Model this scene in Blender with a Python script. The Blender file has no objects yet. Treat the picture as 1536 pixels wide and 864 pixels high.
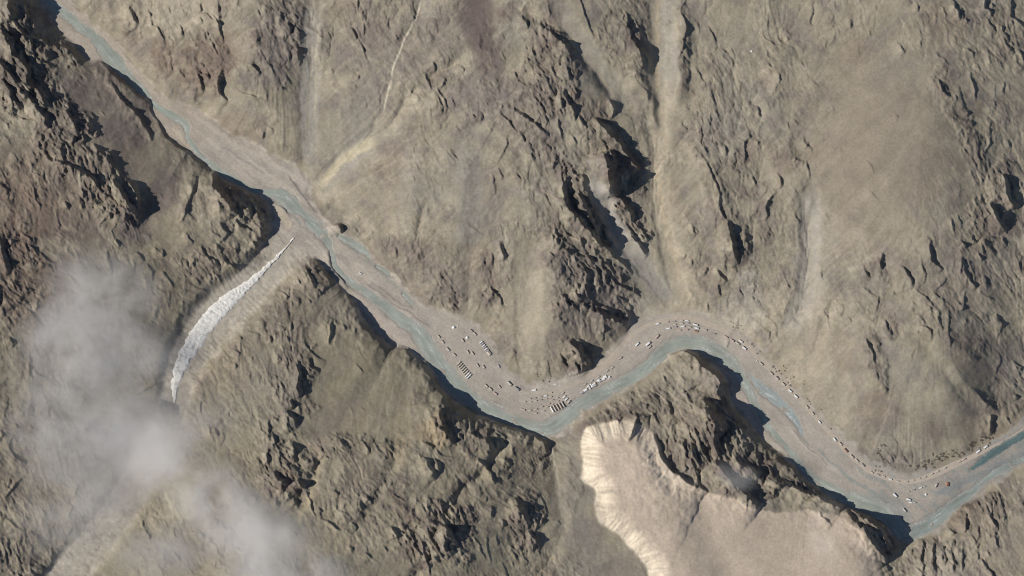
import bpy, bmesh, math, random
import numpy as np
from mathutils import Vector, Matrix

# ------------------------------------------------------------------ camera, sky, sun
S = 1.25                      # metres for one unit of the survey grid (x to the east, y to the south)
CX, CY = 768.0, 432.0
SUN_ELEV, SUN_AZ = 38.0, 264.0      # degrees; azimuth clockwise from north
SC = bpy.context.scene
CAM_H = 60000.0
cam = bpy.data.cameras.new('camera'); cam_o = bpy.data.objects.new('camera', cam)
SC.collection.objects.link(cam_o); SC.camera = cam_o
cam_o.location = (0, 0, CAM_H); cam_o.rotation_euler = (0, 0, 0)
cam.sensor_width = 36.0; cam.lens = 36.0 * CAM_H / (1536 * S)
cam.clip_start = 100.0; cam.clip_end = 200000.0
SC.render.resolution_x, SC.render.resolution_y = 1024, 576

w = bpy.data.worlds.new('World'); SC.world = w; w.use_nodes = True
nt = w.node_tree; bgn = nt.nodes['Background']
sky = nt.nodes.new('ShaderNodeTexSky'); sky.sky_type = 'NISHITA'; sky.sun_disc = False
sky.sun_elevation = math.radians(SUN_ELEV); sky.sun_rotation = math.radians(SUN_AZ)
sky.altitude = 4200
nt.links.new(sky.outputs[0], bgn.inputs[0]); bgn.inputs[1].default_value = 0.085

sl = bpy.data.lights.new('sun', 'SUN'); sl.energy = 4.2; sl.angle = math.radians(0.6); sl.color = (1.0, 0.957, 0.892)
so = bpy.data.objects.new('sun', sl); SC.collection.objects.link(so)
az, el = math.radians(SUN_AZ), math.radians(SUN_ELEV)
to_sun = Vector((math.sin(az) * math.cos(el), math.cos(az) * math.cos(el), math.sin(el)))
so.rotation_euler = (-to_sun).to_track_quat('-Z', 'Y').to_euler()
so.location = to_sun * 3000
vs = SC.view_settings
vs.view_transform = 'Standard'; vs.look = 'None'; vs.exposure = 0.0; vs.gamma = 1.0; vs.use_curve_mapping = False
SC.cycles.max_bounces = 10; SC.cycles.diffuse_bounces = 3; SC.cycles.volume_bounces = 8
SC.cycles.use_denoising = True; SC.cycles.denoiser = 'OPENIMAGEDENOISE'; SC.cycles.denoising_input_passes = 'RGB_ALBEDO_NORMAL'; SC.cycles.denoising_prefilter = 'ACCURATE'; SC.cycles.pixel_filter_type = 'BLACKMAN_HARRIS'; SC.cycles.filter_width = 1.05
SC.cycles.volume_step_rate = 1.0; SC.cycles.volume_max_steps = 64

# ------------------------------------------------------------------ helpers
C = SC.collection
RNG = np.random.default_rng(7)
F = np.float32

def lin(c):
    c = np.asarray(c, float) / 255.0
    return np.where(c <= 0.04045, c / 12.92, ((c + 0.055) / 1.055) ** 2.4)

ILLUM = 0.93      # light level of flat ground: surface colours are seen colours divided by it
def alb(r, g, b): return (lin((r, g, b)) / ILLUM).astype(F)

_tabs = {}
def noise(x, y, seed):
    """gradient noise, about -0.7..0.7"""
    if seed not in _tabs:
        a = np.random.default_rng(seed).uniform(0, 2 * np.pi, (256, 256))
        _tabs[seed] = (np.cos(a).astype(F).ravel(), np.sin(a).astype(F).ravel())
    gx, gy = _tabs[seed]
    fx = np.floor(x); fy = np.floor(y)
    ix = fx.astype(np.int32) & 255; iy = (fy.astype(np.int32) & 255) << 8
    jx = (ix + 1) & 255; jy = (iy + 256) & 65535
    dx = (x - fx).astype(F); dy = (y - fy).astype(F)
    ux = dx * dx * dx * (dx * (dx * 6 - 15) + 10); uy = dy * dy * dy * (dy * (dy * 6 - 15) + 10)
    def g(i, j, ex, ey):
        k = i + j
        return gx[k] * ex + gy[k] * ey
    a = g(ix, iy, dx, dy); b = g(jx, iy, dx - 1, dy)
    c = g(ix, jy, dx, dy - 1); d = g(jx, jy, dx - 1, dy - 1)
    p = a + ux * (b - a); q = c + ux * (d - c)
    return p + uy * (q - p)

def fbm(x, y, seed, octv=4, gain=0.5):
    s = 0; amp = 1.0
    for k in range(octv):
        s = s + amp * noise(x * 2 ** k, y * 2 ** k, seed + k); amp *= gain
    return s

def ss(a, b, x):
    t = np.clip((x - a) / (b - a), 0, 1)
    return t * t * (3 - 2 * t)

def blur(a, r):
    for ax in (0, 1):
        k = np.arange(-r, r + 1); wk = np.exp(-(k / (r * .5)) ** 2); wk /= wk.sum()
        p = np.pad(a, [(r, r) if i == ax else (0, 0) for i in (0, 1)], mode='edge')
        o = np.zeros_like(a)
        for i, wv in enumerate(wk):
            o += F(wv) * (p[i:i + a.shape[0], :] if ax == 0 else p[:, i:i + a.shape[1]])
        a = o
    return a

# survey grid: fine over the photographed ground, widening steps beyond it
def axis(lo, hi, step, reach):
    core = np.arange(lo, hi + step * .5, step)
    out = []; d = step; p = 0
    while p < reach:
        d *= 1.12; p += d; out.append(p)
    out = np.array(out)
    return np.concatenate([(lo - out)[::-1], core, core[-1] + out])
STEP = 1.3
xs = axis(-30, 1566, STEP, 900); ys = axis(-30, 894, STEP, 900)
NX, NY = len(xs), len(ys)
X, Y = np.meshgrid(xs.astype(F), ys.astype(F))

def window(pts, pad):
    p = np.asarray(pts, float)
    x0, x1 = p[:, 0].min() - pad, p[:, 0].max() + pad
    y0, y1 = p[:, 1].min() - pad, p[:, 1].max() + pad
    return (slice(np.searchsorted(ys, y0), max(np.searchsorted(ys, y1), np.searchsorted(ys, y0) + 1)),
            slice(np.searchsorted(xs, x0), max(np.searchsorted(xs, x1), np.searchsorted(xs, x0) + 1)))

def dpoly(pts, qx, qy):
    """distance to an open line, signed side (+ to the east/north when it runs down/right), arc length, total"""
    best = np.full(qx.shape, 1e9, F); sgn = np.zeros(qx.shape, F); arc = np.zeros(qx.shape, F); tot = 0.0
    for (ax, ay), (bx, by) in zip(pts[:-1], pts[1:]):
        ex, ey = bx - ax, by - ay; L = math.hypot(ex, ey) + 1e-6
        rx = qx - F(ax); ry = qy - F(ay)
        t = np.clip((rx * F(ex) + ry * F(ey)) / F(L * L), 0, 1)
        d = (rx - t * F(ex)) ** 2 + (ry - t * F(ey)) ** 2
        m = d < best
        best[m] = d[m]
        sgn[m] = (rx * F(ey) - ry * F(ex))[m]
        arc[m] = tot + t[m] * L
        tot += L
    return np.sqrt(best), np.sign(sgn), arc, tot

def sdf(poly, qx, qy):
    """signed distance to a closed outline, positive inside"""
    p = list(poly) + [poly[0]]
    best = np.full(qx.shape, 1e9, F); ins = np.zeros(qx.shape, bool)
    for (ax, ay), (bx, by) in zip(p[:-1], p[1:]):
        ex, ey = bx - ax, by - ay; L2 = ex * ex + ey * ey + 1e-9
        rx = qx - F(ax); ry = qy - F(ay)
        t = np.clip((rx * F(ex) + ry * F(ey)) / F(L2), 0, 1)
        np.minimum(best, (rx - t * F(ex)) ** 2 + (ry - t * F(ey)) ** 2, out=best)
        if ey != 0:
            c = ((qy >= min(ay, by)) & (qy < max(ay, by)))
            ins ^= c & (qx < ax + (qy - F(ay)) * F(ex / ey))
    d = np.sqrt(best)
    return np.where(ins, d, -d)

# ------------------------------------------------------------------ broad relief: spot heights (x, y, height)
SPOT = [
 # valley floor
 (60,0,0),(150,80,0),(240,170,0),(340,250,0),(430,320,0),(500,390,0),(600,460,0),(700,540,0),(760,600,0),(830,620,0),
 (900,570,0),(960,520,0),(1020,495,0),(1090,510,0),(1150,570,0),(1220,650,0),(1280,710,0),(1350,740,0),(1420,720,0),
 (1500,670,0),(1570,630,0),(1680,570,0),(-40,-120,0),
 # north side
 (150,-10,30),(250,0,90),(250,80,55),(330,60,115),(300,150,30),(380,0,185),(400,100,135),(370,195,25),(420,200,45),
 (470,0,180),(460,120,90),(465,220,22),(560,0,230),(520,140,110),(600,100,200),(620,0,250),(560,220,80),(560,320,35),
 (650,200,165),(650,320,95),(650,430,28),(720,0,300),(720,150,230),(750,300,140),(740,430,45),(740,500,8),
 (800,0,330),(800,150,260),(790,300,160),(780,450,50),(790,560,3),(860,100,290),(880,0,345),(870,200,235),(850,330,150),
 (860,440,70),(880,530,10),(930,150,230),(930,300,125),(930,400,55),(955,475,8),(985,150,232),(985,250,166),(990,350,92),
 (1010,440,14),(980,0,312),(1050,0,330),(1060,150,258),(1060,300,165),(1070,420,55),(1090,480,6),(1130,100,292),
 (1130,250,212),(1120,380,115),(1160,480,40),(1200,0,350),(1200,200,262),(1210,350,155),(1220,480,80),(1210,580,16),
 (1300,0,372),(1300,200,315),(1300,300,272),(1330,400,205),(1330,500,140),(1330,600,55),(1340,680,5),(1400,0,390),
 (1400,200,340),(1420,350,265),(1420,480,180),(1425,570,95),(1440,660,10),(1480,100,335),(1536,0,340),(1536,200,270),
 (1520,330,215),(1520,480,115),(1500,560,42),(1515,610,12),(1600,300,225),(1600,450,135),(1600,0,330),(1700,200,250),
 (300,-150,190),(700,-150,400),(1100,-150,450),(1400,-150,430),(1700,-100,330),(1700,420,150),
 # south side, left
 (80,40,5),(130,95,8),(160,98,9),(215,150,9),(260,225,10),(310,262,10),(375,296,9),
 (60,35,16),(100,130,30),(150,180,32),(200,250,36),(260,290,34),(230,330,48),(180,370,70),
 (20,10,35),(10,100,50),(60,150,52),(100,220,68),(150,270,75),(190,310,70),(0,180,75),(30,260,85),(100,300,90),(60,380,105),
 (0,450,130),(100,400,90),(-60,-20,40),(-100,100,70),(-150,300,130),(-150,600,190),(-100,800,170),
 (430,350,3),(350,440,13),(290,520,24),(265,590,34),(230,680,48),(160,790,62),(100,864,75),
 (330,380,24),(290,400,34),(250,430,44),(300,320,42),(340,300,28),(200,500,62),(100,550,92),(0,600,120),(100,700,88),(0,780,105),(50,850,95),
 (450,385,6),(470,400,14),(420,460,24),(380,500,30),(470,480,30),(340,600,56),(420,600,72),(350,540,36),
 (510,440,10),(545,490,15),(580,520,13),(610,532,11),(640,560,16),(660,590,26),(700,628,26),(740,642,20),(800,655,10),
 (520,580,42),(470,630,66),(430,670,88),(440,760,118),(400,860,160),(600,600,42),(560,660,82),(620,680,84),(540,740,112),
 (640,760,112),(700,700,66),(760,720,52),(560,860,165),(680,840,135),(480,800,140),(350,780,110),(300,700,85),(500,950,190),(250,950,120),
 # south side, middle and right
 (825,665,4),(835,720,20),(845,780,38),(815,864,66),(790,760,46),(770,820,66),(740,780,92),(800,950,100),
 (860,690,16),(860,760,34),(900,800,44),(930,850,58),(890,650,22),(950,640,24),(950,720,34),(1000,760,42),(1050,780,46),(1100,800,50),
 (1000,850,62),(1150,840,55),(1250,820,45),(1300,800,32),(1000,950,80),(1200,950,75),
 (1020,640,24),(1060,680,28),(1010,600,13),(1040,560,10),(1000,560,8),(1070,575,10),(920,612,8),(1100,650,20),(1160,690,8),
 (1210,735,8),(1270,768,12),(1325,800,8),(1345,815,3),(1345,864,20),(1300,850,42),(1395,820,12),(1400,864,30),(1450,790,22),
 (1500,745,16),(1540,712,12),(1500,830,50),(1540,800,48),(1600,760,50),(1450,950,70),(1700,700,60),
]
def rbf(sp):
    p = np.array(sp, float); p[:, 2] = np.where(p[:, 2] > 26, 26 + (p[:, 2] - 26) * .5, p[:, 2]); n = len(p); c2 = 22.0 ** 2
    d = np.sqrt((p[:, None, 0] - p[None, :, 0]) ** 2 + (p[:, None, 1] - p[None, :, 1]) ** 2 + c2)
    A = np.zeros((n + 3, n + 3)); A[:n, :n] = d - np.eye(n) * 1.5
    A[:n, n] = 1; A[:n, n + 1:] = p[:, :2] / 1000; A[n:, :n] = A[:n, n:].T
    wv = np.linalg.solve(A, np.concatenate([p[:, 2], [0, 0, 0]]))
    h = (wv[n] + wv[n + 1] * X / 1000 + wv[n + 2] * Y / 1000).astype(F)
    for k in range(n):
        h += F(wv[k]) * np.sqrt((X - F(p[k, 0])) ** 2 + (Y - F(p[k, 1])) ** 2 + F(c2))
    return h
H = rbf(SPOT)
H = np.clip(H, 0, 520)

# ------------------------------------------------------------------ outlines traced on the ground
VALLEY_N = [(-250,-330),(70,-40),(95,-5),(112,10),(140,35),(165,55),(185,75),(205,100),(225,125),(250,148),(270,155),(300,165),(325,185),(350,205),
 (375,212),(400,226),(425,240),(450,252),(466,270),(470,290),(473,315),(485,330),(505,345),(530,358),(548,370),(560,387),(580,405),
 (600,425),(615,440),(640,456),(665,466),(690,473),(712,485),(730,498),(742,518),(752,540),(770,558),(790,570),(810,573),(830,568),
 (860,563),(885,556),(898,543),(912,528),(928,508),(943,492),(958,480),(980,470),(1000,466),(1030,468),(1060,474),(1090,486),
 (1115,500),(1135,517),(1152,538),(1175,562),(1200,586),(1225,615),(1250,640),(1275,667),(1300,690),(1330,705),(1370,710),
 (1410,702),(1440,690),(1470,672),(1500,652),(1536,630),(1620,580),(1900,410)]
VALLEY_S = [(1900,480),(1650,640),(1536,697),(1515,707),(1490,724),(1470,742),(1455,750),(1440,757),(1430,772),(1415,787),(1395,802),(1375,810),
 (1362,816),(1352,816),(1340,798),(1330,783),(1310,770),(1285,760),(1262,750),(1240,738),(1218,724),(1200,708),(1190,694),(1172,680),
 (1150,664),(1135,648),(1122,632),(1108,618),(1098,605),(1094,590),(1092,572),(1080,552),(1066,542),(1048,531),(1030,525),
 (1012,530),(1000,539),(985,552),(960,571),(935,586),(920,596),(900,606),(875,620),(862,632),(850,645),(832,656),(822,657),
 (808,652),(790,647),(770,640),(742,630),(718,622),(700,613),(683,602),(667,588),(655,573),(646,557),(632,543),(615,528),
 (598,521),(580,514),(565,506),(556,492),(546,476),(533,460),(522,440),(507,425),(494,410),(482,398),(470,388),(455,376),(440,372),
 (425,362),(409,345),(409,325),(404,304),(392,295),(372,286),(352,276),(334,266),(318,256),(303,243),(283,228),(262,214),
 (250,200),(238,183),(228,163),(222,149),(212,139),(200,129),(186,117),(168,103),(150,94),(130,88),(112,68),(93,50),(80,35),(72,15),(58,0),(30,-40),(-310,-330)]
VALLEY = VALLEY_N + VALLEY_S

RIVERS = {
 'main': [(-200,-250,12),(30,-40,10),(72,0,10),(92,15,14),(110,32,15),(128,46,16),(145,60,18),(158,75,22),(170,90,24),(185,108,20),(197,122,18),(207,132,16),(218,140,12),
   (226,148,8),(233,158,8),(245,167,12),(258,174,11),(272,181,12),(280,190,9),(281,200,8),(284,212,8),(300,232,8),(318,247,9),(335,260,10),
   (352,270,9),(368,278,8),(384,286,8),(398,289,11),(412,290,18),(424,295,24),(436,306,25),(447,318,22),(460,330,22),(475,342,20),(487,355,16),
   (492,366,10),(496,375,8),(499,388,8),(503,400,9),(512,410,9),(522,420,10),(540,434,11),(557,444,13),(575,457,15),(590,470,17),
   (605,482,19),(620,492,21),(632,505,25),(641,520,27),(652,537,28),(663,553,28),(677,570,27),(690,583,25),(705,597,23),(720,608,20),
   (740,618,18),(765,629,17),(785,636,19),(803,642,20),(822,643,25),(845,629,25),(860,616,23),(880,602,22),(905,589,21),(930,576,19),
   (955,563,19),(975,547,19),(990,532,21),(1005,521,23),(1025,514,23),(1050,517,26),(1070,526,27),(1088,538,26),(1102,553,22),(1112,566,18),
   (1122,583,14),(1132,605,13),(1143,625,13),(1153,642,11),(1165,656,9),(1180,672,9),(1193,688,10),(1205,703,10),(1218,716,12),(1235,728,15),
   (1255,740,21),(1280,751,27),(1305,760,31),(1325,770,31),(1340,783,25),(1350,795,22),(1357,806,16)],
 'east': [(1900,450,16),(1650,595,16),(1580,628,15),(1536,652,14),(1518,662,11),(1500,674,13),(1485,683,14),(1465,698,9),(1457,704,5)],
 'eastlow': [(1900,470,12),(1600,652,10),(1536,688,8),(1515,697,9),(1495,708,11),(1478,720,10),(1463,734,11),(1445,747,16),(1430,759,19),(1412,773,21),(1395,786,23),(1375,797,25),(1360,805,16)],
 'braid': [(1122,561,4),(1130,570,9),(1140,580,15),(1155,592,16),(1170,605,15),(1185,620,13),(1197,635,9),(1204,652,5),(1214,668,3)],
 'poolA': [(508,354,5),(522,361,10),(536,369,11),(548,378,9),(554,388,4)],
 'poolB': [(565,399,3),(573,403,6),(580,408,6),(584,412,3)],
 'poolC': [(604,440,3),(611,446,7),(617,454,5),(620,460,3)],
 'poolD': [(724,600,3),(735,604,5),(748,609,5),(760,613,3)],
}

MESA = [(876,640),(903,633),(945,629),(965,638),(985,652),(992,678),(1006,703),(1030,723),(1060,737),(1085,742),(1110,752),(1140,764),
 (1165,768),(1200,762),(1245,768),(1285,790),(1312,825),(1330,900),(985,900),(968,850),(946,822),(925,802),(900,785),(893,760),(890,735),(870,716),(873,690),(870,660)]

# domain warp that roughens every traced edge
WX = (5.0 * fbm(X / 26, Y / 26, 11, 3)).astype(F); WY = (5.0 * fbm(X / 26, Y / 26, 21, 3)).astype(F)
XW, YW = X + WX, Y + WY
XS, YS = X + WX * F(.45), Y + WY * F(.45)

DV = sdf(VALLEY, XS, YS)                     # + inside the valley floor
south = Y > np.interp(X, [p[0] for p in VALLEY_N][1:], [p[1] for p in VALLEY_N][1:]).astype(F) + 8
out = np.maximum(-DV, 0)
# rise behind the bank: undercut cliffs on the south bank, gentler toes on the north
bankw = np.where(south, F(6.0), F(20.0))
H = np.where(DV > 0, 0, H * (1 - np.exp(-out / bankw)))

dm = sdf(MESA, X + WX * F(.9), Y + WY * F(.9))
mesaw = ss(1010, 930, X - (Y - 640) * .42)
H += 12 * ss(-4, 36, dm) * mesaw
# ------------------------------------------------------------------ gullies (x, y, depth, half width) and rounded ribs (negative depth)
GULLY = [
 ([(640,-20),(628,25),(608,65),(592,95),(588,120),(578,155),(560,200),(530,232),(490,268),(472,285)],3,12),
 ([(500,-10),(480,25),(470,60),(468,110),(462,170),(462,235)],1.5,20),
 ([(705,80),(660,110),(620,140),(600,170),(570,210)],5,9),
 ([(985,-20),(986,60),(986,140),(984,210),(985,290),(1000,360),(1020,430)],4,20),
 ([(770,0),(800,25),(835,45),(870,80),(905,130),(925,150)],5,10),
 ([(830,0),(860,50),(895,100),(930,135),(960,170)],4,14),
 ([(885,270),(905,305),(930,345),(960,390),(995,435)],3,14),
 ([(1215,300),(1215,400),(1205,460),(1185,490)],6,14),
 ([(1260,440),(1220,530),(1205,560)],3,8),
 ([(370,860),(395,800),(440,770),(470,720),(478,680),(440,668)],7,9),
 ([(825,665),(835,720),(845,790),(830,830),(800,880)],3,11),
 ([(765,650),(735,700),(700,730),(660,780),(640,840),(600,900)],7,8),
 ([(600,650),(590,700),(560,760),(530,800)],5,9),
 ([(160,185),(120,160),(100,170)],2,8),
 ([(195,360),(230,315),(255,280)],4,13),
 ([(655,330),(640,300),(625,360)],3,6),
 ([(800,350),(790,430),(785,520)],3,14),
 ([(1480,560),(1495,600),(1500,640)],4,14),
 ([(1360,470),(1400,540),(1450,600),(1490,640)],3,10),
 ([(640,230),(620,300),(600,400)],-6,22),([(700,220),(690,320),(680,420)],-5,20),([(840,350),(830,430),(835,520)],-6,22),
 ([(1060,200),(1085,300),(1110,400)],-7,22),([(930,20),(955,110),(975,170)],-9,18),([(1030,10),(1022,100),(1015,170)],-7,14),
 ([(1180,60),(1160,160),(1190,280),(1210,300)],-5,22),([(1290,430),(1300,540),(1320,600)],-6,18),
 ([(570,500),(540,560),(500,620)],-3,16),([(1440,500),(1425,560),(1420,620)],-7,52),
]
for pts, dep, hw in GULLY:
    sl_ = window(pts, hw * 3.2)
    d, _, arc, tot = dpoly(pts, XW[sl_], YW[sl_])
    tap = np.clip(np.minimum(arc, tot - arc) / 25, 0, 1)
    H[sl_] -= dep * np.exp(-(d / hw) ** 2) * tap * ss(-2, 14, -DV[sl_])

# ------------------------------------------------------------------ rocky ground: (x, y, rx, ry, turn, strength)
ROCK = [
 (20,30,40,40,0,1),(30,110,62,62,45,1),(90,180,70,40,50,1),(140,270,95,45,45,1),(50,290,80,60,0,.7),(190,310,42,26,45,1),(20,400,50,90,0,.9),
 (100,78,40,14,30,.8),(205,35,22,38,0,.8),(242,85,20,40,-25,.7),(310,95,50,55,0,.8),(340,15,70,25,0,.5),(235,128,26,40,-40,.5),(190,150,14,40,-30,.4),
 (420,55,42,75,10,.95),(485,58,14,26,0,.7),(560,60,60,70,0,.45),(600,15,70,25,0,.6),(600,95,50,30,0,.45),(640,55,18,40,0,.6),
 (715,152,55,42,0,.75),(672,18,25,25,0,.5),(760,165,20,40,0,.6),(820,60,60,30,30,.7),(815,110,40,50,0,.85),(790,160,45,70,0,.75),(850,130,20,70,0,.85),
 (935,50,40,65,10,.8),(955,90,14,40,0,.8),(1023,60,12,110,0,.6),(1075,120,30,70,0,.5),(1085,180,55,80,0,.6),(1110,230,40,90,0,.6),(1070,280,22,90,-15,.75),(1100,360,26,70,-10,.9),
 (880,320,42,75,-28,1),(935,260,32,65,-10,1),(940,330,32,50,-28,1),(900,190,40,40,0,.6),(850,380,70,50,20,1),(900,410,60,30,30,.95),(890,465,62,45,0,.95),(860,530,34,30,0,.8),(800,240,50,50,0,.75),(815,310,36,60,0,.6),(770,210,30,40,0,.5),
 (1110,430,50,40,0,.55),(1165,400,35,80,0,.35),(1180,260,30,60,0,.5),(1190,90,50,30,0,.35),(1225,85,25,20,0,.4),(1212,160,40,60,0,.4),
 (1415,120,25,30,0,.5),(1430,160,22,70,-25,.7),(1460,230,22,60,-15,.7),(1500,290,30,55,0,.85),(1480,330,40,40,0,.8),(1420,400,90,45,0,.55),(1500,420,60,60,0,.55),(1310,410,34,26,0,.7),
 (1305,450,30,45,0,.55),(1310,530,18,55,-15,.75),(1400,465,36,50,0,.65),(1335,490,14,22,0,.7),(1510,60,40,60,0,.55),(1470,500,60,40,0,.5),(1500,600,30,40,0,.5),(1460,595,25,12,30,.5),
 (560,130,60,60,0,.45),(640,180,50,60,0,.4),(700,90,60,50,0,.45),(680,230,50,40,0,.4),(480,330,30,30,0,.3),(540,20,50,30,0,.55),(745,60,30,60,0,.4),(660,360,50,50,0,.45),(770,370,30,60,0,.4),(1140,180,40,80,0,.45),(1150,330,30,60,0,.4),(1045,400,30,40,0,.5),(1250,280,30,60,0,.2),(600,385,45,45,0,.7),(680,430,75,38,0,.75),(740,400,40,45,0,.6),(630,320,30,60,0,.3),(520,350,26,24,0,.5),(745,270,14,40,0,.35),(580,260,60,40,0,.25),
 (330,395,40,40,30,.85),(350,305,40,36,30,1),(295,320,26,42,15,.6),(395,340,20,46,0,.9),(396,385,18,28,0,.9),(465,415,26,40,-30,.8),(375,395,26,20,0,.7),
 (430,480,45,50,0,.75),(440,570,34,90,0,.85),(420,710,60,55,0,.95),(510,672,60,24,0,.75),(590,680,40,26,0,.6),(560,745,85,60,0,.7),(655,800,65,60,0,.95),(690,650,60,35,20,.95),(690,740,55,50,0,.5),
 (785,785,34,60,0,.95),(760,700,34,26,0,.7),(370,545,40,60,0,.5),(600,810,80,40,0,.5),(500,860,90,30,0,.4),(640,600,30,30,0,.5),(740,740,40,30,0,.6),(790,690,34,40,0,.7),
 (1080,620,60,55,0,1),(1040,665,60,45,30,1),(1110,700,80,50,20,1),(970,605,85,26,-15,.8),(915,625,45,16,-25,.95),(1020,545,40,14,0,.8),(1225,728,90,22,25,.95),(1310,790,55,38,45,1),(1400,835,50,36,0,.95),(1475,775,60,40,0,.85),(1170,690,40,20,20,.9),
 (60,700,160,160,0,.55),(40,830,75,40,0,.85),(300,610,60,60,0,.5),(330,820,90,60,0,.5),(100,520,140,80,0,.6),(860,720,14,60,0,.5),
]
rock = np.zeros_like(X)
ragged = 0.55 * fbm(X / 30, Y / 30, 31, 4) + 0.25 * fbm(X / 9, Y / 9, 37, 2)
for cx, cy, rx, ry, an, st in ROCK:
    r = max(rx, ry) * 1.7
    sl_ = window([(cx - r, cy - r), (cx + r, cy + r)], 2)
    a = math.radians(an); dx = X[sl_] - F(cx); dy = Y[sl_] - F(cy)
    u = (dx * F(math.cos(a)) + dy * F(math.sin(a))) / rx; v = (-dx * F(math.sin(a)) + dy * F(math.cos(a))) / ry
    e = np.sqrt(u * u + v * v)
    m = st * ss(0.0, 0.55, 1.12 - e + ragged[sl_] * 0.9)
    rock[sl_] = np.maximum(rock[sl_], m)
rock *= ss(0, 8, -DV) * (1 - ss(-4, 6, dm))
rock = rock * (.3 + .7 * ss(.05, .75, rock * .6 + .75 * fbm(X / 40, Y / 40, 33, 4) + .1))

CHUTE = [([(884,266),(900,300),(920,335),(945,375),(975,415),(1005,452)],11),([(985,-25),(986,70),(985,150),(984,225),(988,300),(1000,365),(1020,440)],12),([(470,5),(464,90),(462,170),(464,250)],13),([(562,204),(525,235),(490,270),(476,286)],15),
 ([(792,375),(790,470),(795,565)],18),([(1215,290),(1214,380),(1205,450),(1180,500)],13),([(838,15),(880,75),(915,125),(940,160)],12)]
chute = np.zeros_like(X)
for pts, hw in CHUTE:
    sl_ = window(pts, hw * 2 + 10); d = dpoly(pts, XW[sl_], YW[sl_])[0]
    chute[sl_] = np.maximum(chute[sl_], ss(1.35, .75, d / hw))
rock *= 1 - .92 * chute
# crag texture: leaning ridged noise, steep faces to the east, grain running down to the south-east
ca, sa = math.cos(math.radians(62)), math.sin(math.radians(62))
bend = 34 * fbm(X / 190, Y / 190, 41, 2).astype(F)
U = (X * F(ca) + Y * F(sa)) + bend; V = (-X * F(sa) + Y * F(ca)) + bend + 4 * fbm(X / 22, Y / 22, 43, 2).astype(F)        # U along the grain
def ridged(sx, sy, seed, lean, ox=0.0):
    n0 = 1 - 2.2 * np.abs(noise((U + ox) / sx, V / sy, seed))
    n1 = 1 - 2.2 * np.abs(noise((U + ox) / sx - 0.0, (V + F(lean) * n0) / sy, seed))
    return n1
crag = (4.4 * ridged(70, 24, 51, 8) + 4.4 * ridged(44, 13, 53, 5) + 3.6 * ridged(26, 7.5, 55, 2.8) + 2.1 * ridged(14, 4.6, 57, 1.5))
crag2 = 2.4 * ridged(22, 15, 61, 4) + 1.6 * ridged(10, 6, 63, 2)
patch = ss(-.35, .35, fbm(X / 70, Y / 70, 71, 2))
boost = np.zeros_like(X)
for cx, cy, rx, ry, an in [(30,90,75,95,0),(120,235,120,60,45),(1075,635,80,60,20),(1230,745,130,34,22),(890,440,75,75,0),(890,300,60,95,-20),(350,305,45,40,30),(690,640,65,45,20),(650,800,70,60,0),(430,650,60,110,0),(785,780,40,60,0),(820,110,70,80,0)]:
    a = math.radians(an); dx = X - F(cx); dy = Y - F(cy)
    boost = np.maximum(boost, ss(1.25, .5, np.sqrt(((dx * math.cos(a) + dy * math.sin(a)) / rx) ** 2 + ((-dx * math.sin(a) + dy * math.cos(a)) / ry) ** 2)))
H += (rock * (crag * (0.35 + 0.65 * patch) + crag2 * (1 - 0.5 * patch)) * .60 - rock * 1.5) * (1 + .6 * boost)

fans = np.zeros_like(X)
for cx, cy, rx, ry in [(1260,590,130,110),(1420,590,90,110),(550,590,110,100),(190,220,110,110),(700,300,80,120),(790,440,40,100),(470,180,40,90),(560,280,70,70),(880,760,60,100),(1000,430,45,60),(960,395,30,60),(915,310,16,40),(722,45,30,80),(1000,80,45,140),(900,80,50,80)]:
    fans = np.maximum(fans, ss(1.2, .5, np.sqrt(((X - cx) / rx) ** 2 + ((Y - cy) / ry) ** 2)))
rough = np.maximum(rock, .62 * (1 - fans) * ss(-.25, .35, fbm(X / 75, Y / 75, 77, 3) + .12) * ss(4, 16, -DV) * (1 - ss(-6, 4, dm)) * (1 - np.exp(-(((X - 1310) / 125) ** 2 + ((Y - 220) / 165) ** 2) ** 1.5)))
jag = 1.9 * ridged(30, 9, 83, 3) + 1.5 * ridged(15, 5, 85, 1.6) + .85 * ridged(7, 3.1, 87, .8)
H += rough * jag * .62
# scattered outcrops: small blocks standing proud, thick among the crags and thin on the slopes
blk = noise(U / 13, V / 5, 65) + .5 * noise(U / 6, V / 3.2, 67)
H += 4.0 * np.maximum(0, blk - .27) * rock * ss(-.25, .3, fbm(X / 28, Y / 28, 69, 2)) 
blk2 = noise(U / 11, V / 4.6, 73)
H += 5.0 * np.maximum(0, blk2 - .33) * ss(.05, .45, fbm(X / 60, Y / 60, 75, 3)) * ss(4, 20, -DV) * (1 - ss(-4, 6, dm)) * (1 - np.exp(-(((X - 1310) / 120) ** 2 + ((Y - 220) / 160) ** 2) ** 1.5))
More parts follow.
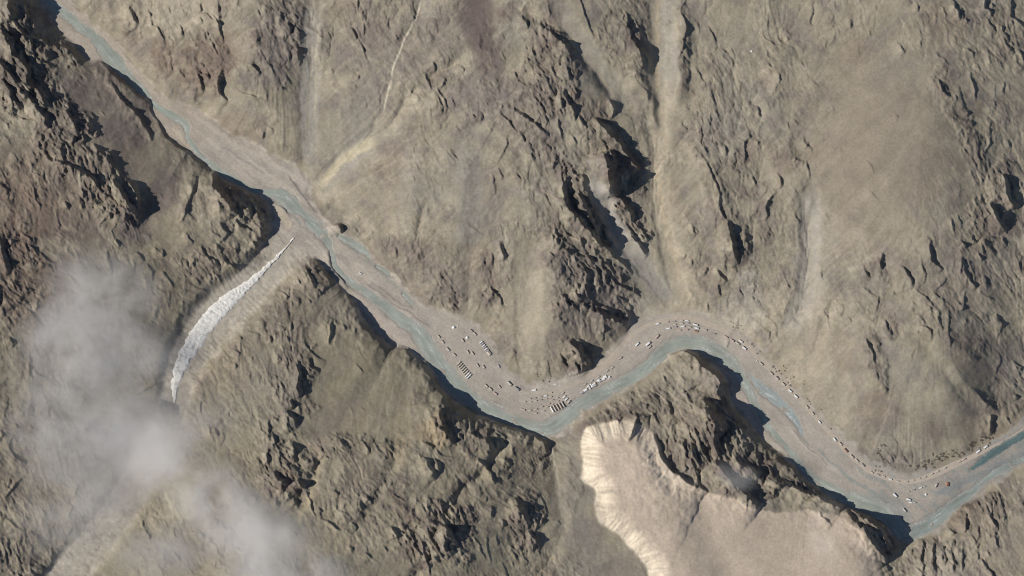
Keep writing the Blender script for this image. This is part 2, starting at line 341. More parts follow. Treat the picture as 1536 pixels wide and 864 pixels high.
# ------------------------------------------------------------------ crags with a sheer east or north-east face: (line, height, run-up)
SCARP = [
 ([(18,-6),(14,10),(22,28)],20,14),([(0,50),(14,58),(20,85),(38,100),(44,125),(62,145),(70,165)],15,14),([(-4,85),(18,118),(44,150),(60,168),(76,188)],12,12),
 ([(98,162),(112,185),(118,206)],9,10),([(0,120),(15,140),(30,165)],10,12),([(30,55),(58,60),(75,68),(95,72),(110,80),(120,92)],7,10),
 ([(138,92),(160,100),(180,115),(195,130),(213,141),(221,151),(228,167),(238,187),(250,207),(262,220),(285,233),(305,250),(316,260)],3,20),
 ([(168,118),(178,145),(195,165),(215,185),(224,200),(228,215)],5,14),([(190,8),(200,28),(205,44)],9,9),([(182,40),(196,46)],5,8),
 ([(294,102),(300,125),(306,142)],7,10),([(325,112),(330,142)],7,10),([(264,98),(274,115),(286,132)],4,10),([(368,95),(384,106),(390,112)],7,10),([(326,0),(329,20),(331,38)],6,8),([(300,2),(302,22)],4,6),([(308,45),(320,65),(328,88)],3,6),
 ([(140,216),(160,238),(178,260),(186,268)],6,12),([(68,238),(95,246),(130,262),(150,280)],9,12),([(168,268),(182,290),(204,322)],13,12),([(195,272),(206,292),(207,310)],9,9),([(178,308),(195,318),(212,326)],9,9),([(120,262),(140,270),(160,300)],7,9),
 ([(316,260),(320,280),(338,302),(354,320)],19,16),([(354,300),(374,316),(380,332)],8,12),([(293,262),(290,285),(278,315),(270,335)],5,12),([(330,330),(340,350),(328,364)],5,9),([(300,372),(315,390),(334,402)],5,9),([(338,394),(368,404)],8,9),([(0,275),(15,287)],5,9),([(-2,352),(8,388),(16,412)],12,12),([(280,350),(290,365)],4,8),
 ([(384,298),(387,322),(402,352)],9,14),([(418,306),(434,322),(438,335),(430,350)],2.4,10),([(378,362),(394,384)],10,10),([(455,390),(463,410),(470,432)],8,10),([(466,384),(480,400),(490,415),(498,427)],7,10),([(493,372),(497,395),(508,415),(522,434)],2.5,12),([(504,333),(511,348)],13,8),([(592,368),(595,388)],4,7),([(748,252),(752,268)],3,6),([(738,256),(742,292)],3,6),([(750,362),(754,392)],8,9),([(734,378),(740,402)],4,7),
 ([(905,228),(911,250),(913,275),(917,296)],36,20),([(890,176),(906,193),(914,205),(930,217),(944,236),(956,256)],15,16),([(902,280),(915,289),(932,300),(938,312)],13,12),([(919,309),(940,316),(950,332)],13,12),([(925,330),(940,345),(955,362),(971,386)],9,10),
 ([(848,262),(843,280),(846,300),(856,318),(876,336),(892,358),(906,376)],12,12),([(858,262),(872,266),(882,280)],8,9),([(866,288),(878,312),(888,336),(902,362)],9,10),([(840,300),(860,325),(880,345),(900,365),(920,382)],8,9),([(820,348),(840,370),(865,392)],4,8),([(858,384),(890,390),(906,396)],5,9),([(905,368),(930,395),(946,412)],5,9),
 ([(1038,218),(1055,240),(1065,260),(1078,290),(1080,315),(1090,335)],4,9),([(1088,328),(1094,350),(1099,375),(1106,397)],14,12),([(1072,403),(1090,422)],5,9),([(1128,263),(1136,281)],4,7),([(980,138),(981,165),(984,196)],8,9),([(768,163),(790,180),(815,200),(823,209)],7,12),([(913,150),(919,165),(913,182)],5,8),([(846,138),(857,160),(861,182)],6,9),([(798,33),(825,50),(850,70),(859,82)],4,9),([(848,98),(854,122)],7,9),([(953,58),(959,80),(962,106)],5,9),([(1026,0),(1022,20),(1029,40),(1026,60),(1017,92)],4,8),([(1134,158),(1137,178)],5,7),([(1060,38),(1075,67)],3,7),([(870,-4),(880,35),(891,60)],2.5,8),([(836,178),(842,212)],4,8),
 ([(1516,-6),(1511,25),(1525,39),(1542,54)],4,10),([(1524,76),(1536,104)],4,10),([(1501,262),(1507,285),(1514,305),(1517,316)],12,12),([(1483,303),(1489,320),(1499,335),(1502,347)],12,12),([(1404,118),(1412,135),(1426,152)],4,9),([(1398,78),(1420,102)],2,7),([(1164,260),(1171,281)],5,8),([(1210,243),(1212,269)],3,6),([(1213,283),(1218,314)],3,6),([(1389,353),(1394,370),(1397,392),(1410,406)],6,9),([(1349,398),(1362,415),(1369,431)],6,9),([(1319,378),(1321,402)],6,9),([(1293,396),(1304,421)],6,9),([(1379,388),(1388,426)],3,7),([(1436,383),(1447,410),(1461,433)],5,9),([(1472,358),(1481,371)],4,7),([(1424,328),(1431,352)],3,7),
 ([(884,464),(900,472),(925,479),(945,489)],13,16),([(852,509),(864,525),(874,540),(884,550)],18,18),([(873,549),(881,560)],6,9),([(857,438),(873,449)],5,8),([(880,455),(900,462),(925,468)],4,8),([(920,440),(940,452)],4,8),
 ([(1002,533),(1020,527),(1042,534),(1049,546),(1068,556),(1078,573),(1072,592)],17,22),([(1046,604),(1058,613),(1072,636),(1086,650)],34,26),([(980,650),(989,680),(1008,706),(1034,726),(1058,737)],10,48),([(1018,660),(1040,680),(1052,700)],12,16),([(1068,690),(1084,705),(1099,725),(1116,742),(1142,762)],17,18),([(1096,690),(1115,700),(1140,712)],12,14),([(940,610),(960,600),(985,592)],5,10),([(950,622),(975,628)],9,10),([(1000,600),(1004,625)],5,9),
 ([(1146,690),(1170,692),(1196,709)],9,12),([(1148,718),(1185,732),(1215,742),(1240,752),(1262,764)],14,20),([(1288,772),(1308,784),(1324,800),(1332,826)],17,20),([(1266,764),(1288,790),(1310,815),(1332,842)],12,20),([(1386,808),(1382,835),(1386,866)],6,9),([(1401,812),(1398,840),(1403,868)],6,9),([(1416,818),(1415,850)],5,8),([(1430,808),(1426,835),(1430,860)],5,8),([(1445,820),(1442,850)],4,8),([(1420,790),(1432,800)],5,8),([(1462,752),(1475,768)],5,8),([(1446,768),(1449,800)],7,10),([(1480,770),(1495,790)],5,9),
 ([(518,443),(530,458),(539,475),(545,490),(555,505),(570,512),(586,519)],9,22),([(596,519),(625,536),(640,547),(651,562),(656,586)],7,22),([(656,584),(668,600),(660,622),(668,648)],12,20),([(708,620),(740,634),(770,643),(803,652)],8,18),([(800,650),(814,665),(821,682)],9,12),
 ([(444,543),(449,560),(447,580),(454,592)],13,12),([(432,600),(440,612)],8,9),([(428,618),(446,632)],10,10),([(504,653),(514,667),(526,673)],6,9),([(544,663),(555,681)],5,8),([(409,703),(419,718),(431,726)],13,12),([(444,718),(455,731)],12,10),([(440,748),(450,766)],8,9),([(632,688),(645,703),(656,716)],11,14),([(714,688),(729,700),(735,716)],9,10),([(540,748),(543,767)],6,8),([(588,788),(597,806)],8,9),([(638,784),(660,789),(675,804),(683,816)],13,14),([(664,798),(669,832)],8,10),([(650,638),(670,650),(681,667)],9,10),([(699,649),(730,660),(746,676)],7,10),([(755,688),(765,701)],5,8),([(773,748),(783,770),(793,792)],13,12),([(788,798),(806,812)],9,10),([(734,756),(740,776)],4,8),([(650,690),(662,700)],5,8),
 ([(1290,433),(1314,445),(1312,472)],3,9),([(1370,431),(1395,455),(1407,470),(1412,496)],3.2,9),([(1376,473),(1378,487),(1394,495),(1395,512)],4,9),([(1324,478),(1335,502)],4,8),([(1299,513),(1309,535),(1314,552)],4,8),([(1454,583),(1475,600),(1498,618)],2.5,9),([(1486,622),(1485,652)],8,12),([(1464,433),(1490,456)],2,8),([(1493,470),(1502,492)],4,8),([(1445,440),(1448,465)],3,7),
]
crest_j = 1 + 0.55 * fbm(X / 11, Y / 11, 81, 2)
for pts, A, wd in SCARP:
    A = A * 1.0
    sl_ = window(pts, wd * 3.2 + A)
    d, sg, arc, tot = dpoly(pts, XW[sl_], YW[sl_])
    e = min(tot * .35, 16)
    tap = np.sqrt(np.clip(np.minimum(arc, tot - arc) / e, 0, 1))
    s = d * sg
    A2 = A * np.clip(1 + (crest_j[sl_] - 1) * (1.0 if A < 9 else .5), .45, 1.5)
    face = np.clip(1 - np.maximum(s, 0) / (0.42 * A + 1.2), 0, 1)
    run = np.exp(-np.maximum(-s, 0) / wd) * (1 - ss(2.2, 3.2, -s / wd))
    gain = A2 * tap * np.where(s > 0, face, run)
    H[sl_] = np.maximum(H[sl_], H[sl_] * 0 + H[sl_] + gain)

# small rock ledges, hundreds of them, thick where the ground is rough
def small_ledges(count, seed):
    rn_ = np.random.default_rng(seed); made = 0; tries = 0
    while made < count and tries < count * 40:
        tries += 1
        cx, cy = rn_.uniform(-20, 1556), rn_.uniform(-20, 884)
        i, j = np.searchsorted(ys, cy), np.searchsorted(xs, cx)
        pr = float(rough[i, j] * (1 - chute[i, j])) ** 1.4
        if rn_.random() > pr + .015: continue
        if DV[i, j] > -9 or dm[i, j] > -6 or dTr[i, j] < 34: continue
        big = rn_.random() < .10
        L = rn_.uniform(30, 60) if big else rn_.uniform(7, 24)
        th = math.radians(68 + 34 * float(fbm(np.array([cx / 170], F), np.array([cy / 170], F), 205, 2)[0]) * 1.6 + rn_.normal(0, 20))
        n_ = 6 if big else 4
        p = [(cx, cy)]
        for k in range(n_ - 1):
            th2 = th + rn_.normal(0, .38)
            p.append((p[-1][0] + L / (n_ - 1) * math.cos(th2), p[-1][1] + L / (n_ - 1) * math.sin(th2)))
        A = min(7.5, float(rn_.lognormal(.55 + (.45 if big else 0), .5))) * (.6 + .6 * pr); wd = rn_.uniform(4, 9)
        sl_ = window(p, wd * 3 + A + 2)
        d, sg, arc, tot = dpoly(p, X[sl_] + .5 * WX[sl_], Y[sl_] + .5 * WY[sl_])
        s_ = d * sg; tap = np.sqrt(np.clip(np.minimum(arc, tot - arc) / (tot * .35), 0, 1))
        g = A * tap * np.where(s_ > 0, np.clip(1 - s_ / (.35 * A + .9), 0, 1), np.exp(-np.maximum(-s_, 0) / wd) * (1 - ss(2, 3, -s_ / wd)))
        H[sl_] += g; made += 1
dTr = np.full(X.shape, 99, F)
for a_, b_ in zip([(440,354),(391,414),(329,473),(280,537),(262,598),(200,730)], [(391,414),(329,473),(280,537),(262,598),(200,730),(110,850)]):
    dTr = np.minimum(dTr, dpoly([a_, b_], X, Y)[0])
small_ledges(1750, 207)
# loose debris fills the chutes and buries the ledges there
HS = blur(H, 8)
H = H * (1 - .9 * chute) + .9 * chute * (HS - 1.5)

# ------------------------------------------------------------------ branching drainage: flow gathered downhill cell by cell, then cut into the slopes
def drainage(Hs):
    j0, j1 = np.searchsorted(xs, -30), np.searchsorted(xs, 1566); i0, i1 = np.searchsorted(ys, -30), np.searchsorted(ys, 894)
    sub = Hs[i0:i1, j0:j1]; n, m_ = sub.shape
    best = np.zeros((n, m_), F); rec = np.arange(n * m_).reshape(n, m_).copy()
    for di in (-1, 0, 1):
        for dj in (-1, 0, 1):
            if di == 0 and dj == 0: continue
            a0, a1 = max(0, -di), n - max(0, di); b0, b1 = max(0, -dj), m_ - max(0, dj)
            dr_ = (sub[a0:a1, b0:b1] - sub[a0 + di:a1 + di, b0 + dj:b1 + dj]) / math.hypot(di, dj)
            m2_ = dr_ > best[a0:a1, b0:b1]
            best[a0:a1, b0:b1][m2_] = dr_[m2_]
            ri = (np.arange(a0, a1)[:, None] + di) * m_ + (np.arange(b0, b1)[None] + dj)
            rec[a0:a1, b0:b1][m2_] = np.broadcast_to(ri, m2_.shape)[m2_]
    order = np.argsort(-sub.ravel(), kind='stable').tolist(); r = rec.ravel().tolist(); acc = [1.0] * (n * m_)
    for k in order:
        q = r[k]
        if q != k: acc[q] += acc[k]
    out_ = np.ones(Hs.shape, F); out_[i0:i1, j0:j1] = np.array(acc, F).reshape(n, m_)
    return out_
Hd = blur(H, 3) + .9 * fbm(X / 13, Y / 13, 191, 4)
for _ in range(2):      # a second pass deepens what the first found, so threads join into gullies
    acc = drainage(Hd)
    cut = np.clip(np.log10(acc / 14), 0, 2.4)
    Hd = Hd - .8 * blur(cut, 2)
wet = ss(2, 14, -DV) * (1 - ss(-6, 4, dm)) * (1 - .85 * np.exp(-(((X - 1310) / 125) ** 2 + ((Y - 220) / 165) ** 2) ** 1.5))
gul = blur(cut, 2)
gulw = blur(cut, 7)
H -= wet * (.75 * gul + 1.5 * gulw) * ss(.05, .75, .42 + fbm(X / 100, Y / 100, 193, 3) * 1.3 + .5 * rock) * (1 - .82 * fans)

# ------------------------------------------------------------------ run-off streaks: noise smeared along the fall line
HB = blur(H, 5)
gy, gx = np.gradient(HB, ys.astype(F), xs.astype(F))
sl_mag = np.sqrt(gx * gx + gy * gy)
fx = -gx / (sl_mag + 1e-4); fy = -gy / (sl_mag + 1e-4)
def lic(cell, steps, seed, step=1.0):
    """smear white noise along the fall line (grid indices)"""
    rn = np.random.default_rng(seed)
    ny, nx = int(NY / cell) + 3, int(NX / cell) + 3
    img = rn.standard_normal((ny, nx)).astype(F)
    J, I = np.meshgrid(np.arange(NX, dtype=F), np.arange(NY, dtype=F))
    acc = np.zeros((NY, NX), F)
    for sgn in (1, -1):
        px, py = J.copy(), I.copy()
        for k in range(steps):
            ii = np.clip(py, 0, NY - 1).astype(np.int32); jj = np.clip(px, 0, NX - 1).astype(np.int32)
            idx = ii * NX + jj
            px += sgn * step * fx.ravel()[idx]; py += sgn * step * fy.ravel()[idx]
            qx = np.clip(px / cell, 0, nx - 2); qy = np.clip(py / cell, 0, ny - 2)
            ix = qx.astype(np.int32); iy = qy.astype(np.int32); ux = qx - ix; uy = qy - iy
            f = img.ravel(); b = iy * nx + ix
            acc += (f[b] * (1 - ux) + f[b + 1] * ux) * (1 - uy) + (f[b + nx] * (1 - ux) + f[b + nx + 1] * ux) * uy
    acc -= acc.mean()
    return acc / (acc.std() + 1e-6)
L1 = lic(1.5, 16, 101, 1.6); L2 = lic(4.0, 22, 103, 2.2); L3 = lic(9.0, 22, 105, 3.4)
steep = ss(.06, .3, sl_mag) * ss(0, 10, -DV)
plateau = np.exp(-(((X - 1310) / 130) ** 2 + ((Y - 220) / 170) ** 2) ** 1.5)
smoothland = np.clip(plateau + ss(0, 16, dm) * .8, 0, 1)
H += steep * (1 - .8 * smoothland) * (0.07 * L1 + 0.26 * L2 + 0.5 * L3) * (1 - .3 * rock) * (1 - .6 * fans)
# fluted west face of the mesa
H += mesaw * (ss(-2, 4, dm) * (1 - ss(16, 34, dm))) * (0.5 * L1 + 1.0 * L2)
n0 = fbm(X / 90, Y / 90, 95, 3)
mw = [(903,633),(876,640),(870,660),(873,690),(870,716),(890,735),(893,760),(900,785),(925,802),(946,822),(968,850),(985,900)]
_, _, march, _ = dpoly(mw, X, Y)
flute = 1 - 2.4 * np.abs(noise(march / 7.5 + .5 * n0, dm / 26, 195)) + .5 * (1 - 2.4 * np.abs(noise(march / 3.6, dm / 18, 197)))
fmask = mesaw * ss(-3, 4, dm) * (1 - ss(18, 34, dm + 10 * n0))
H += fmask * 1.1 * flute
# lumpy ground at every scale
H += ss(0, 14, -DV) * (1 - .7 * smoothland) * (1.3 * fbm(X / 44, Y / 44, 91, 3) + .22 * noise(X / 6, Y / 6, 97) + (.9 * fbm(X / 16, Y / 16, 93, 3)) * ss(-.1, .4, n0))
# valley floor: bars, dry channels
floor = ss(0, 6, DV)
H += floor * (0.14 * fbm(X / 24, Y / 24, 111, 3) + 0.05 * noise(X / 4, Y / 4, 115))
H = np.where(DV > 0, np.minimum(H, 3 + 0 * H), H)

ROAD = [(845,582),(880,566),(905,550),(925,530),(945,508),(965,492),(990,482),(1030,477),(1060,485),(1095,500),(1120,517),(1145,543),(1170,568),(1195,594),(1220,622),(1248,652),(1275,680),(1305,705),(1340,720),(1370,722),(1400,712),(1430,698),(1470,680),(1510,662),(1560,632),(1700,550)]
rb = window(ROAD, 14)
dr, _, _, _ = dpoly(ROAD, X[rb], Y[rb])
mroad = ss(13, 8, dr)
H[rb] = H[rb] * (1 - mroad) + np.clip(blur(H, 6)[rb], 0, 2.5) * mroad

def catmull(P, n):
    P = np.array(P, float); o = []
    for i in range(len(P) - 1):
        p0, p1, p2, p3 = P[max(i - 1, 0)], P[i], P[i + 1], P[min(i + 2, len(P) - 1)]
        for t in np.arange(n) / n:
            o.append(.5 * ((2 * p1) + (-p0 + p2) * t + (2 * p0 - 5 * p1 + 4 * p2 - p3) * t * t + (-p0 + 3 * p1 - 3 * p2 + p3) * t ** 3))
    o.append(P[-1]); return np.array(o)

near_water = np.full(X.shape, 99, F)
wob = 3.4 * fbm(X / 15, Y / 15, 121, 4)
bars = fbm(X / 16, Y / 16, 125, 4)
for key, R in RIVERS.items():
    P = catmull(R, 3)
    for k in range(0, len(P) - 1):
        a, b = P[k], P[k + 1]
        hw = .5 * (a[2] + b[2]) / 2
        sl_ = window([a[:2], b[:2]], hw + 16)
        d, _, _, _ = dpoly([a[:2], b[:2]], X[sl_], Y[sl_])
        d = d + wob[sl_] * min(1, hw / 7)
        near_water[sl_] = np.minimum(near_water[sl_], d - hw)
carve = ss(2.5, -3.5, near_water)
H = np.where(DV > -6, np.where(near_water < 2.5, np.minimum(H, H * (1 - carve) - (1.15 - 1.5 * np.clip(bars, -.2, .75)) * carve), H), H)

# tributary bed
TRIB = [(440,354),(430,370),(410,392),(391,414),(371,434),(350,452),(329,473),(308,496),(293,518),(280,537),(273,556),(266,575),(262,598),(250,640),(230,680),(200,730),(160,790),(110,850),(60,920)]
TW = [70,62,54,54,58,62,64,62,56,52,48,44,42,44,46,48,50,50,50]
TZK = [.2,.8,2.5,5,7.5,10.5,13,16,18.5,21,23,25,27,30,33,37,42,47,52]
TP = catmull([(a, b, c_, z_) for (a, b), c_, z_ in zip(TRIB, TW, TZK)], 4)
dT = np.full(X.shape, 99, F); tz = np.zeros_like(X)
for k in range(len(TP) - 1):
    a, b = TP[k], TP[k + 1]
    sl_ = window([a[:2], b[:2]], 60)
    d, _, arc, tot = dpoly([a[:2], b[:2]], XS[sl_], YS[sl_])
    dn = d / (.25 * (a[2] + b[2])); mm = dn < dT[sl_]
    dT[sl_] = np.where(mm, dn, dT[sl_]); tz[sl_] = np.where(mm, a[3] + (b[3] - a[3]) * arc / (tot + 1e-6), tz[sl_])
tribmask = ss(1.5, .85, dT)
H = H * (1 - tribmask) + tribmask * (np.where(DV > 0, np.minimum(H, tz), tz) + .25 * fbm(X / 12, Y / 12, 127, 3) + .5 * dT * dT)
tribmask = ss(1.45, .7, dT + .35 * fbm(X / 18, Y / 18, 129, 3))

# ------------------------------------------------------------------ soil colours
TAN = alb(140,130,112); GREY = alb(131,124,113); PALE = alb(157,146,126); PINK = alb(137,125,109); ROCKC = alb(110,101,91); RED = alb(112,94,83)
OLIVE = alb(136,126,104); GRAVEL = alb(170,160,148); DUST = alb(172,161,143); MESAC = alb(187,169,149); CREAM = alb(206,194,170); UMBER = alb(110,99,93); SLATE = alb(120,110,103)
col = np.empty(X.shape + (3,), F); col[:] = TAN
def mix(m, c):
    global col
    m = np.clip(m, 0, 1)[..., None]
    col = col * (1 - m) + m * np.asarray(c, F)
n1 = fbm(X / 150, Y / 150, 131, 3); n2 = fbm(X / 45, Y / 45, 141, 3); n3 = fbm(X / 14, Y / 14, 151, 3)
mix(.8 * ss(-.05, .4, n1) , GREY); mix(.6 * ss(.05, .4, -n2), PALE); mix(.7 * ss(.05, .38, n2), SLATE)
mix(.35 * ss(.1, .45, fbm(X / 95, Y / 95, 199, 3)), RED * 1.15); mix(.45 * ss(.1, .45, -fbm(X / 80, Y / 80, 201, 3)), alb(152,142,122))
lowerleft = ss(0, 40, (Y - (0.62 * X + 140))) * ss(900, 800, X)
mix(.55 * lowerleft, OLIVE)
mix(.75 * plateau, PINK)
mix(.72 * rock, ROCKC); mix(.45 * rock * ss(0, .4, n2 + .5 * n3), RED * 1.05); mix(.4 * rock * ss(.05, .5, n3), SLATE)
mix(wet * .42 * np.clip(gul * 1.6 - .25, 0, 1) * (1 - .5 * rock), PALE)
# streaks of fine debris
col *= (1 + steep * (0.015 * L1 + .04 * L2 + .04 * L3) * (1 - .4 * rock))[..., None]
TINT = [ # x, y, rx, ry, turn, colour, strength
 (60,300,110,80,0,RED,.6),(40,400,80,90,0,RED,.65),(120,360,60,50,0,UMBER,.4),(100,270,60,30,45,ROCKC,.5),(30,100,60,60,45,ROCKC*.85,.6),(90,190,60,30,50,ROCKC*.85,.5),(600,80,90,60,0,SLATE,.45),(560,150,50,40,0,SLATE,.35),(790,180,50,60,0,SLATE,.35),(1085,190,40,70,0,GREY,.4),(670,430,70,34,0,SLATE,.45),(590,385,36,36,0,SLATE,.35),(465,150,13,95,0,alb(150,142,130),.8),(472,60,9,40,5,PALE,.6),(720,35,24,60,-14,UMBER,.85),(735,85,18,40,-14,UMBER,.8),(715,150,50,38,0,SLATE,.7),(150,130,55,36,-40,UMBER,.8),(190,190,60,50,-30,UMBER*1.08,.7),(235,250,50,40,30,PINK,.6),(245,290,20,40,30,UMBER,.8),(200,345,26,30,50,UMBER,.8),
 (62,32,30,22,-20,UMBER,.5),(310,95,45,48,0,RED,.6),(245,85,18,34,-20,RED,.6),(500,620,22,60,42,UMBER,.45),(540,560,20,80,48,OLIVE*.93,.5),(475,480,40,14,-25,UMBER,.25),(590,470,0.1,.1,0,TAN,0),
 (420,60,40,70,10,SLATE,.6),(530,200,40,60,20,GREY,.6),(470,190,14,60,0,GREY,.7),(640,270,50,60,0,GREY,.5),(700,270,30,80,0,GREY,.5),(860,240,0.1,.1,0,TAN,0),
 (915,310,13,50,-32,alb(158,150,140),.8),(955,385,16,60,-38,alb(152,143,131),.7),(985,150,16,170,0,PALE,.6),(1010,390,14,60,-15,PALE,.75),(1000,110,20,60,0,alb(150,142,130),.6),
 (1030,480,110,26,8,DUST,.85),(985,462,40,16,0,DUST,.5),(1215,400,20,110,0,alb(152,143,131),.6),(1290,560,14,80,0,SLATE,.5),(1350,560,30,70,-20,GREY,.5),(1240,600,40,80,-30,PALE,.4),(1400,610,50,30,0,PALE,.5),
 (1430,640,60,24,0,UMBER,.25),(1170,460,40,40,0,PALE,.5),(1090,460,26,20,0,alb(150,142,132),.5),(300,400,50,60,0,PINK,.6),(330,330,26,40,0,PALE,.4),(370,190,26,30,0,PINK,.6),(280,20,90,30,0,PALE,.5),  # first entry darkens a soft patch on the far-right slope
 (860,740,22,90,-8,GREY,.6),(880,800,30,30,0,SLATE,.5),(930,845,60,24,10,SLATE,.4),(650,250,16,30,20,PALE,.5),(640,310,16,24,0,PALE,.4),(800,460,30,70,0,PALE,.4),(835,350,0.1,.1,0,TAN,0),
 (1470,768,55,26,-10,ROCKC,.6),(1440,760,24,20,0,RED,.4),(420,500,60,60,0,ROCKC,.4),(400,600,50,60,0,GREY*.92,.4),(890,470,55,42,0,SLATE,.6),(870,410,60,40,20,SLATE,.5),(1060,545,45,26,0,alb(140,130,114),.5),(1020,590,40,40,0,alb(145,136,120),.5),(580,30,0.1,.1,0,TAN,0),(350,550,30,40,0,PINK,.5),
 (1400,840,50,40,0,alb(150,140,124),.5),(1240,820,110,40,10,alb(160,146,128),.4),(1500,820,60,60,0,PINK,.5),(420,390,26,20,-40,alb(165,156,142),.6),(440,420,26,26,-40,PALE,.6),
 (150,790,60,34,-50,PALE,.6),(40,770,70,18,10,PALE,.4),(85,370,40,16,0,PALE,.5),(30,190,40,26,-30,PALE,.5),(650,650,30,26,0,alb(160,140,108),.5),(600,660,20,40,0,alb(158,142,112),.4),
]
for cx, cy, rx, ry, an, c_, st in TINT:
    if st == 0: continue
    r = max(rx, ry) * 1.9
    sl_ = window([(cx - r, cy - r), (cx + r, cy + r)], 2)
    a = math.radians(an); dx = X[sl_] + 2.4 * WX[sl_] - F(cx); dy = Y[sl_] + 2.4 * WY[sl_] - F(cy)
    u = (dx * F(math.cos(a)) + dy * F(math.sin(a))) / rx; v = (-dx * F(math.sin(a)) + dy * F(math.cos(a))) / ry
    m = np.clip(st * ss(1.3, .6, np.sqrt(u * u + v * v) + .16 * L3[sl_] * steep[sl_]), 0, 1)[..., None]
    col[sl_] = col[sl_] * (1 - m) + m * np.asarray(c_, F)
STREAK = [ # pale washes, debris chutes
 ([(706,-20),(716,30),(726,70),(736,108)],19,alb(97,85,80),.95),([(925,340),(960,395),(1000,452)],20,alb(157,148,132),.85),([(985,320),(1000,400),(1022,468)],24,alb(161,150,129),.8),([(984,-20),(986,70),(985,150),(984,225),(988,300),(1000,365),(1016,425),(1030,470)],14,alb(160,148,127),.8),([(1000,0),(1000,70),(996,130)],12,alb(148,141,130),.7),([(1018,400),(1024,440),(1030,475)],30,alb(163,151,130),.6),
 ([(884,268),(900,300),(920,335),(945,375),(975,415),(1005,450)],9,alb(150,144,135),.9),([(930,350),(960,395),(1000,445)],15,alb(154,146,134),.75),
 ([(555,208),(525,235),(490,270),(478,285)],15,alb(146,138,127),.8),([(470,10),(464,90),(462,170),(464,245)],11,alb(150,143,131),.85),([(460,120),(458,180),(460,240)],5,alb(138,131,122),.7),([(478,40),(474,110),(472,180)],1.2,alb(172,160,138),.6),
 ([(792,400),(790,470),(795,560)],20,alb(158,147,127),.65),([(1215,290),(1214,380),(1205,450),(1180,500)],14,alb(154,146,134),.75),([(1245,440),(1215,520),(1205,575)],16,alb(158,146,126),.6),([(660,440),(640,470)],10,PALE,.3),
 ([(840,20),(880,75),(915,125),(940,165)],12,alb(146,138,124),.7),([(1120,400),(1130,460),(1125,495)],14,alb(154,146,134),.6),([(700,220),(705,300),(700,370)],16,alb(140,133,123),.6),([(760,330),(755,420)],10,alb(156,146,128),.5),
 ([(1510,100),(1530,200),(1545,260)],18,alb(136,127,111),.5),([(1090,60),(1110,140),(1140,230),(1180,330)],5,alb(156,144,124),.5),([(620,210),(610,280),(600,350)],10,alb(148,139,124),.4),
 ([(632,0),(624,30),(606,65),(592,95),(588,118)],1.1,CREAM,.65),([(588,118),(580,150),(575,172)],1.2,CREAM,.5),([(575,172),(562,195),(555,205)],2.5,PALE,.5),([(565,208),(540,222),(512,240),(488,270),(478,282)],6.5,alb(180,168,140),.9),([(600,150),(575,185),(545,215)],2,PALE,.5),
 ([(492,0),(480,22),(472,30)],2,PALE,.6),([(470,60),(462,150),(460,215)],2,PALE,.5),([(710,80),(660,105),(630,125),(605,150)],3,PALE,.5),
 ([(770,8),(798,24),(830,40),(862,65),(885,100),(905,122),(925,150)],1.6,PALE,.7),([(985,0),(984,70),(986,140)],2.5,alb(172,156,130),.7),([(975,40),(982,80)],1.5,PALE,.6),([(975,60),(978,100),(985,130)],2,alb(172,156,130),.5),
 ([(985,240),(990,300),(1000,350),(1012,390),(1022,430)],3,alb(172,156,130),.7),([(1000,170),(995,200),(985,215)],2,PALE,.6),([(1020,100),(1012,140),(1005,170)],1.5,PALE,.5),
 ([(1215,320),(1215,430),(1200,480)],2,PALE,.6),([(1250,450),(1210,530)],1.5,PALE,.5),([(478,680),(475,720),(460,760),(440,790)],3,alb(165,150,120),.6),([(765,660),(740,690),(700,730),(660,770)],2,PALE,.6),([(825,665),(835,720),(845,780)],3,alb(160,152,136),.5),
 ([(838,720),(842,790),(820,850)],1.5,PALE,.5),([(1560,700),(1520,760),(1470,850)],1.5,PALE,.5),([(560,90),(540,200)],1,PALE,0),([(655,225),(640,300)],1.5,PALE,.5),
]
for pts, hw, c_, st in STREAK:
    if st == 0: continue
    sl_ = window(pts, hw * 4 + 6)
    d, _, arc, tot = dpoly(pts, X[sl_] + .5 * WX[sl_], Y[sl_] + .5 * WY[sl_])
    tap = np.clip(np.minimum(arc, tot - arc) / 14 + .15, 0, 1)
    m = (st * tap * ss(1.7, .5, d / hw + .22 * L2[sl_]))[..., None]
    col[sl_] = col[sl_] * (1 - m) + m * np.asarray(c_, F)
mix(ss(-1, 4, dm) * .92, MESAC); mix(ss(-2, 3, dm) * ss(34, 14, dm + 8 * n3) * mesaw * .4, CREAM)
mix(.5 * ss(10, 40, dm) * ss(.0, .5, n2), alb(176,160,141))
mix(tribmask * (.85 - .3 * n3), alb(172,162,148)); mix(tribmask * .5 * ss(.0, .35, L2 * .25 + n2), alb(186,176,160))
# valley floor gravel and the damp margin of the water
fl = ss(-5, 6, DV + 7 * n3 + 5 * n2)
mix(fl, GRAVEL); mix(fl * .45 * ss(-.1, .4, n2 + .4 * n3), alb(158,149,136)); mix(fl * .4 * ss(.1, .5, -n2), alb(182,169,154))
mix(fl * .4 * ss(6, .5, near_water), alb(143,138,129))
bar = fbm((X * .8 + Y * .6) / 60 + .5 * n2, (X * -.6 + Y * .8) / 9 + 1.2 * n2, 165, 3)
mix(fl * ss(30, 10, DV + 0 * X + np.where(X < 640, -30, 12)) * .55 * ss(.05, .3, bar), alb(186,174,158)); mix(fl * .5 * ss(.12, .35, -bar) * np.where(X < 640, 1, .45), alb(146,138,128))
mix(fl * ss(330, 280, X) * .5, alb(165,152,136))
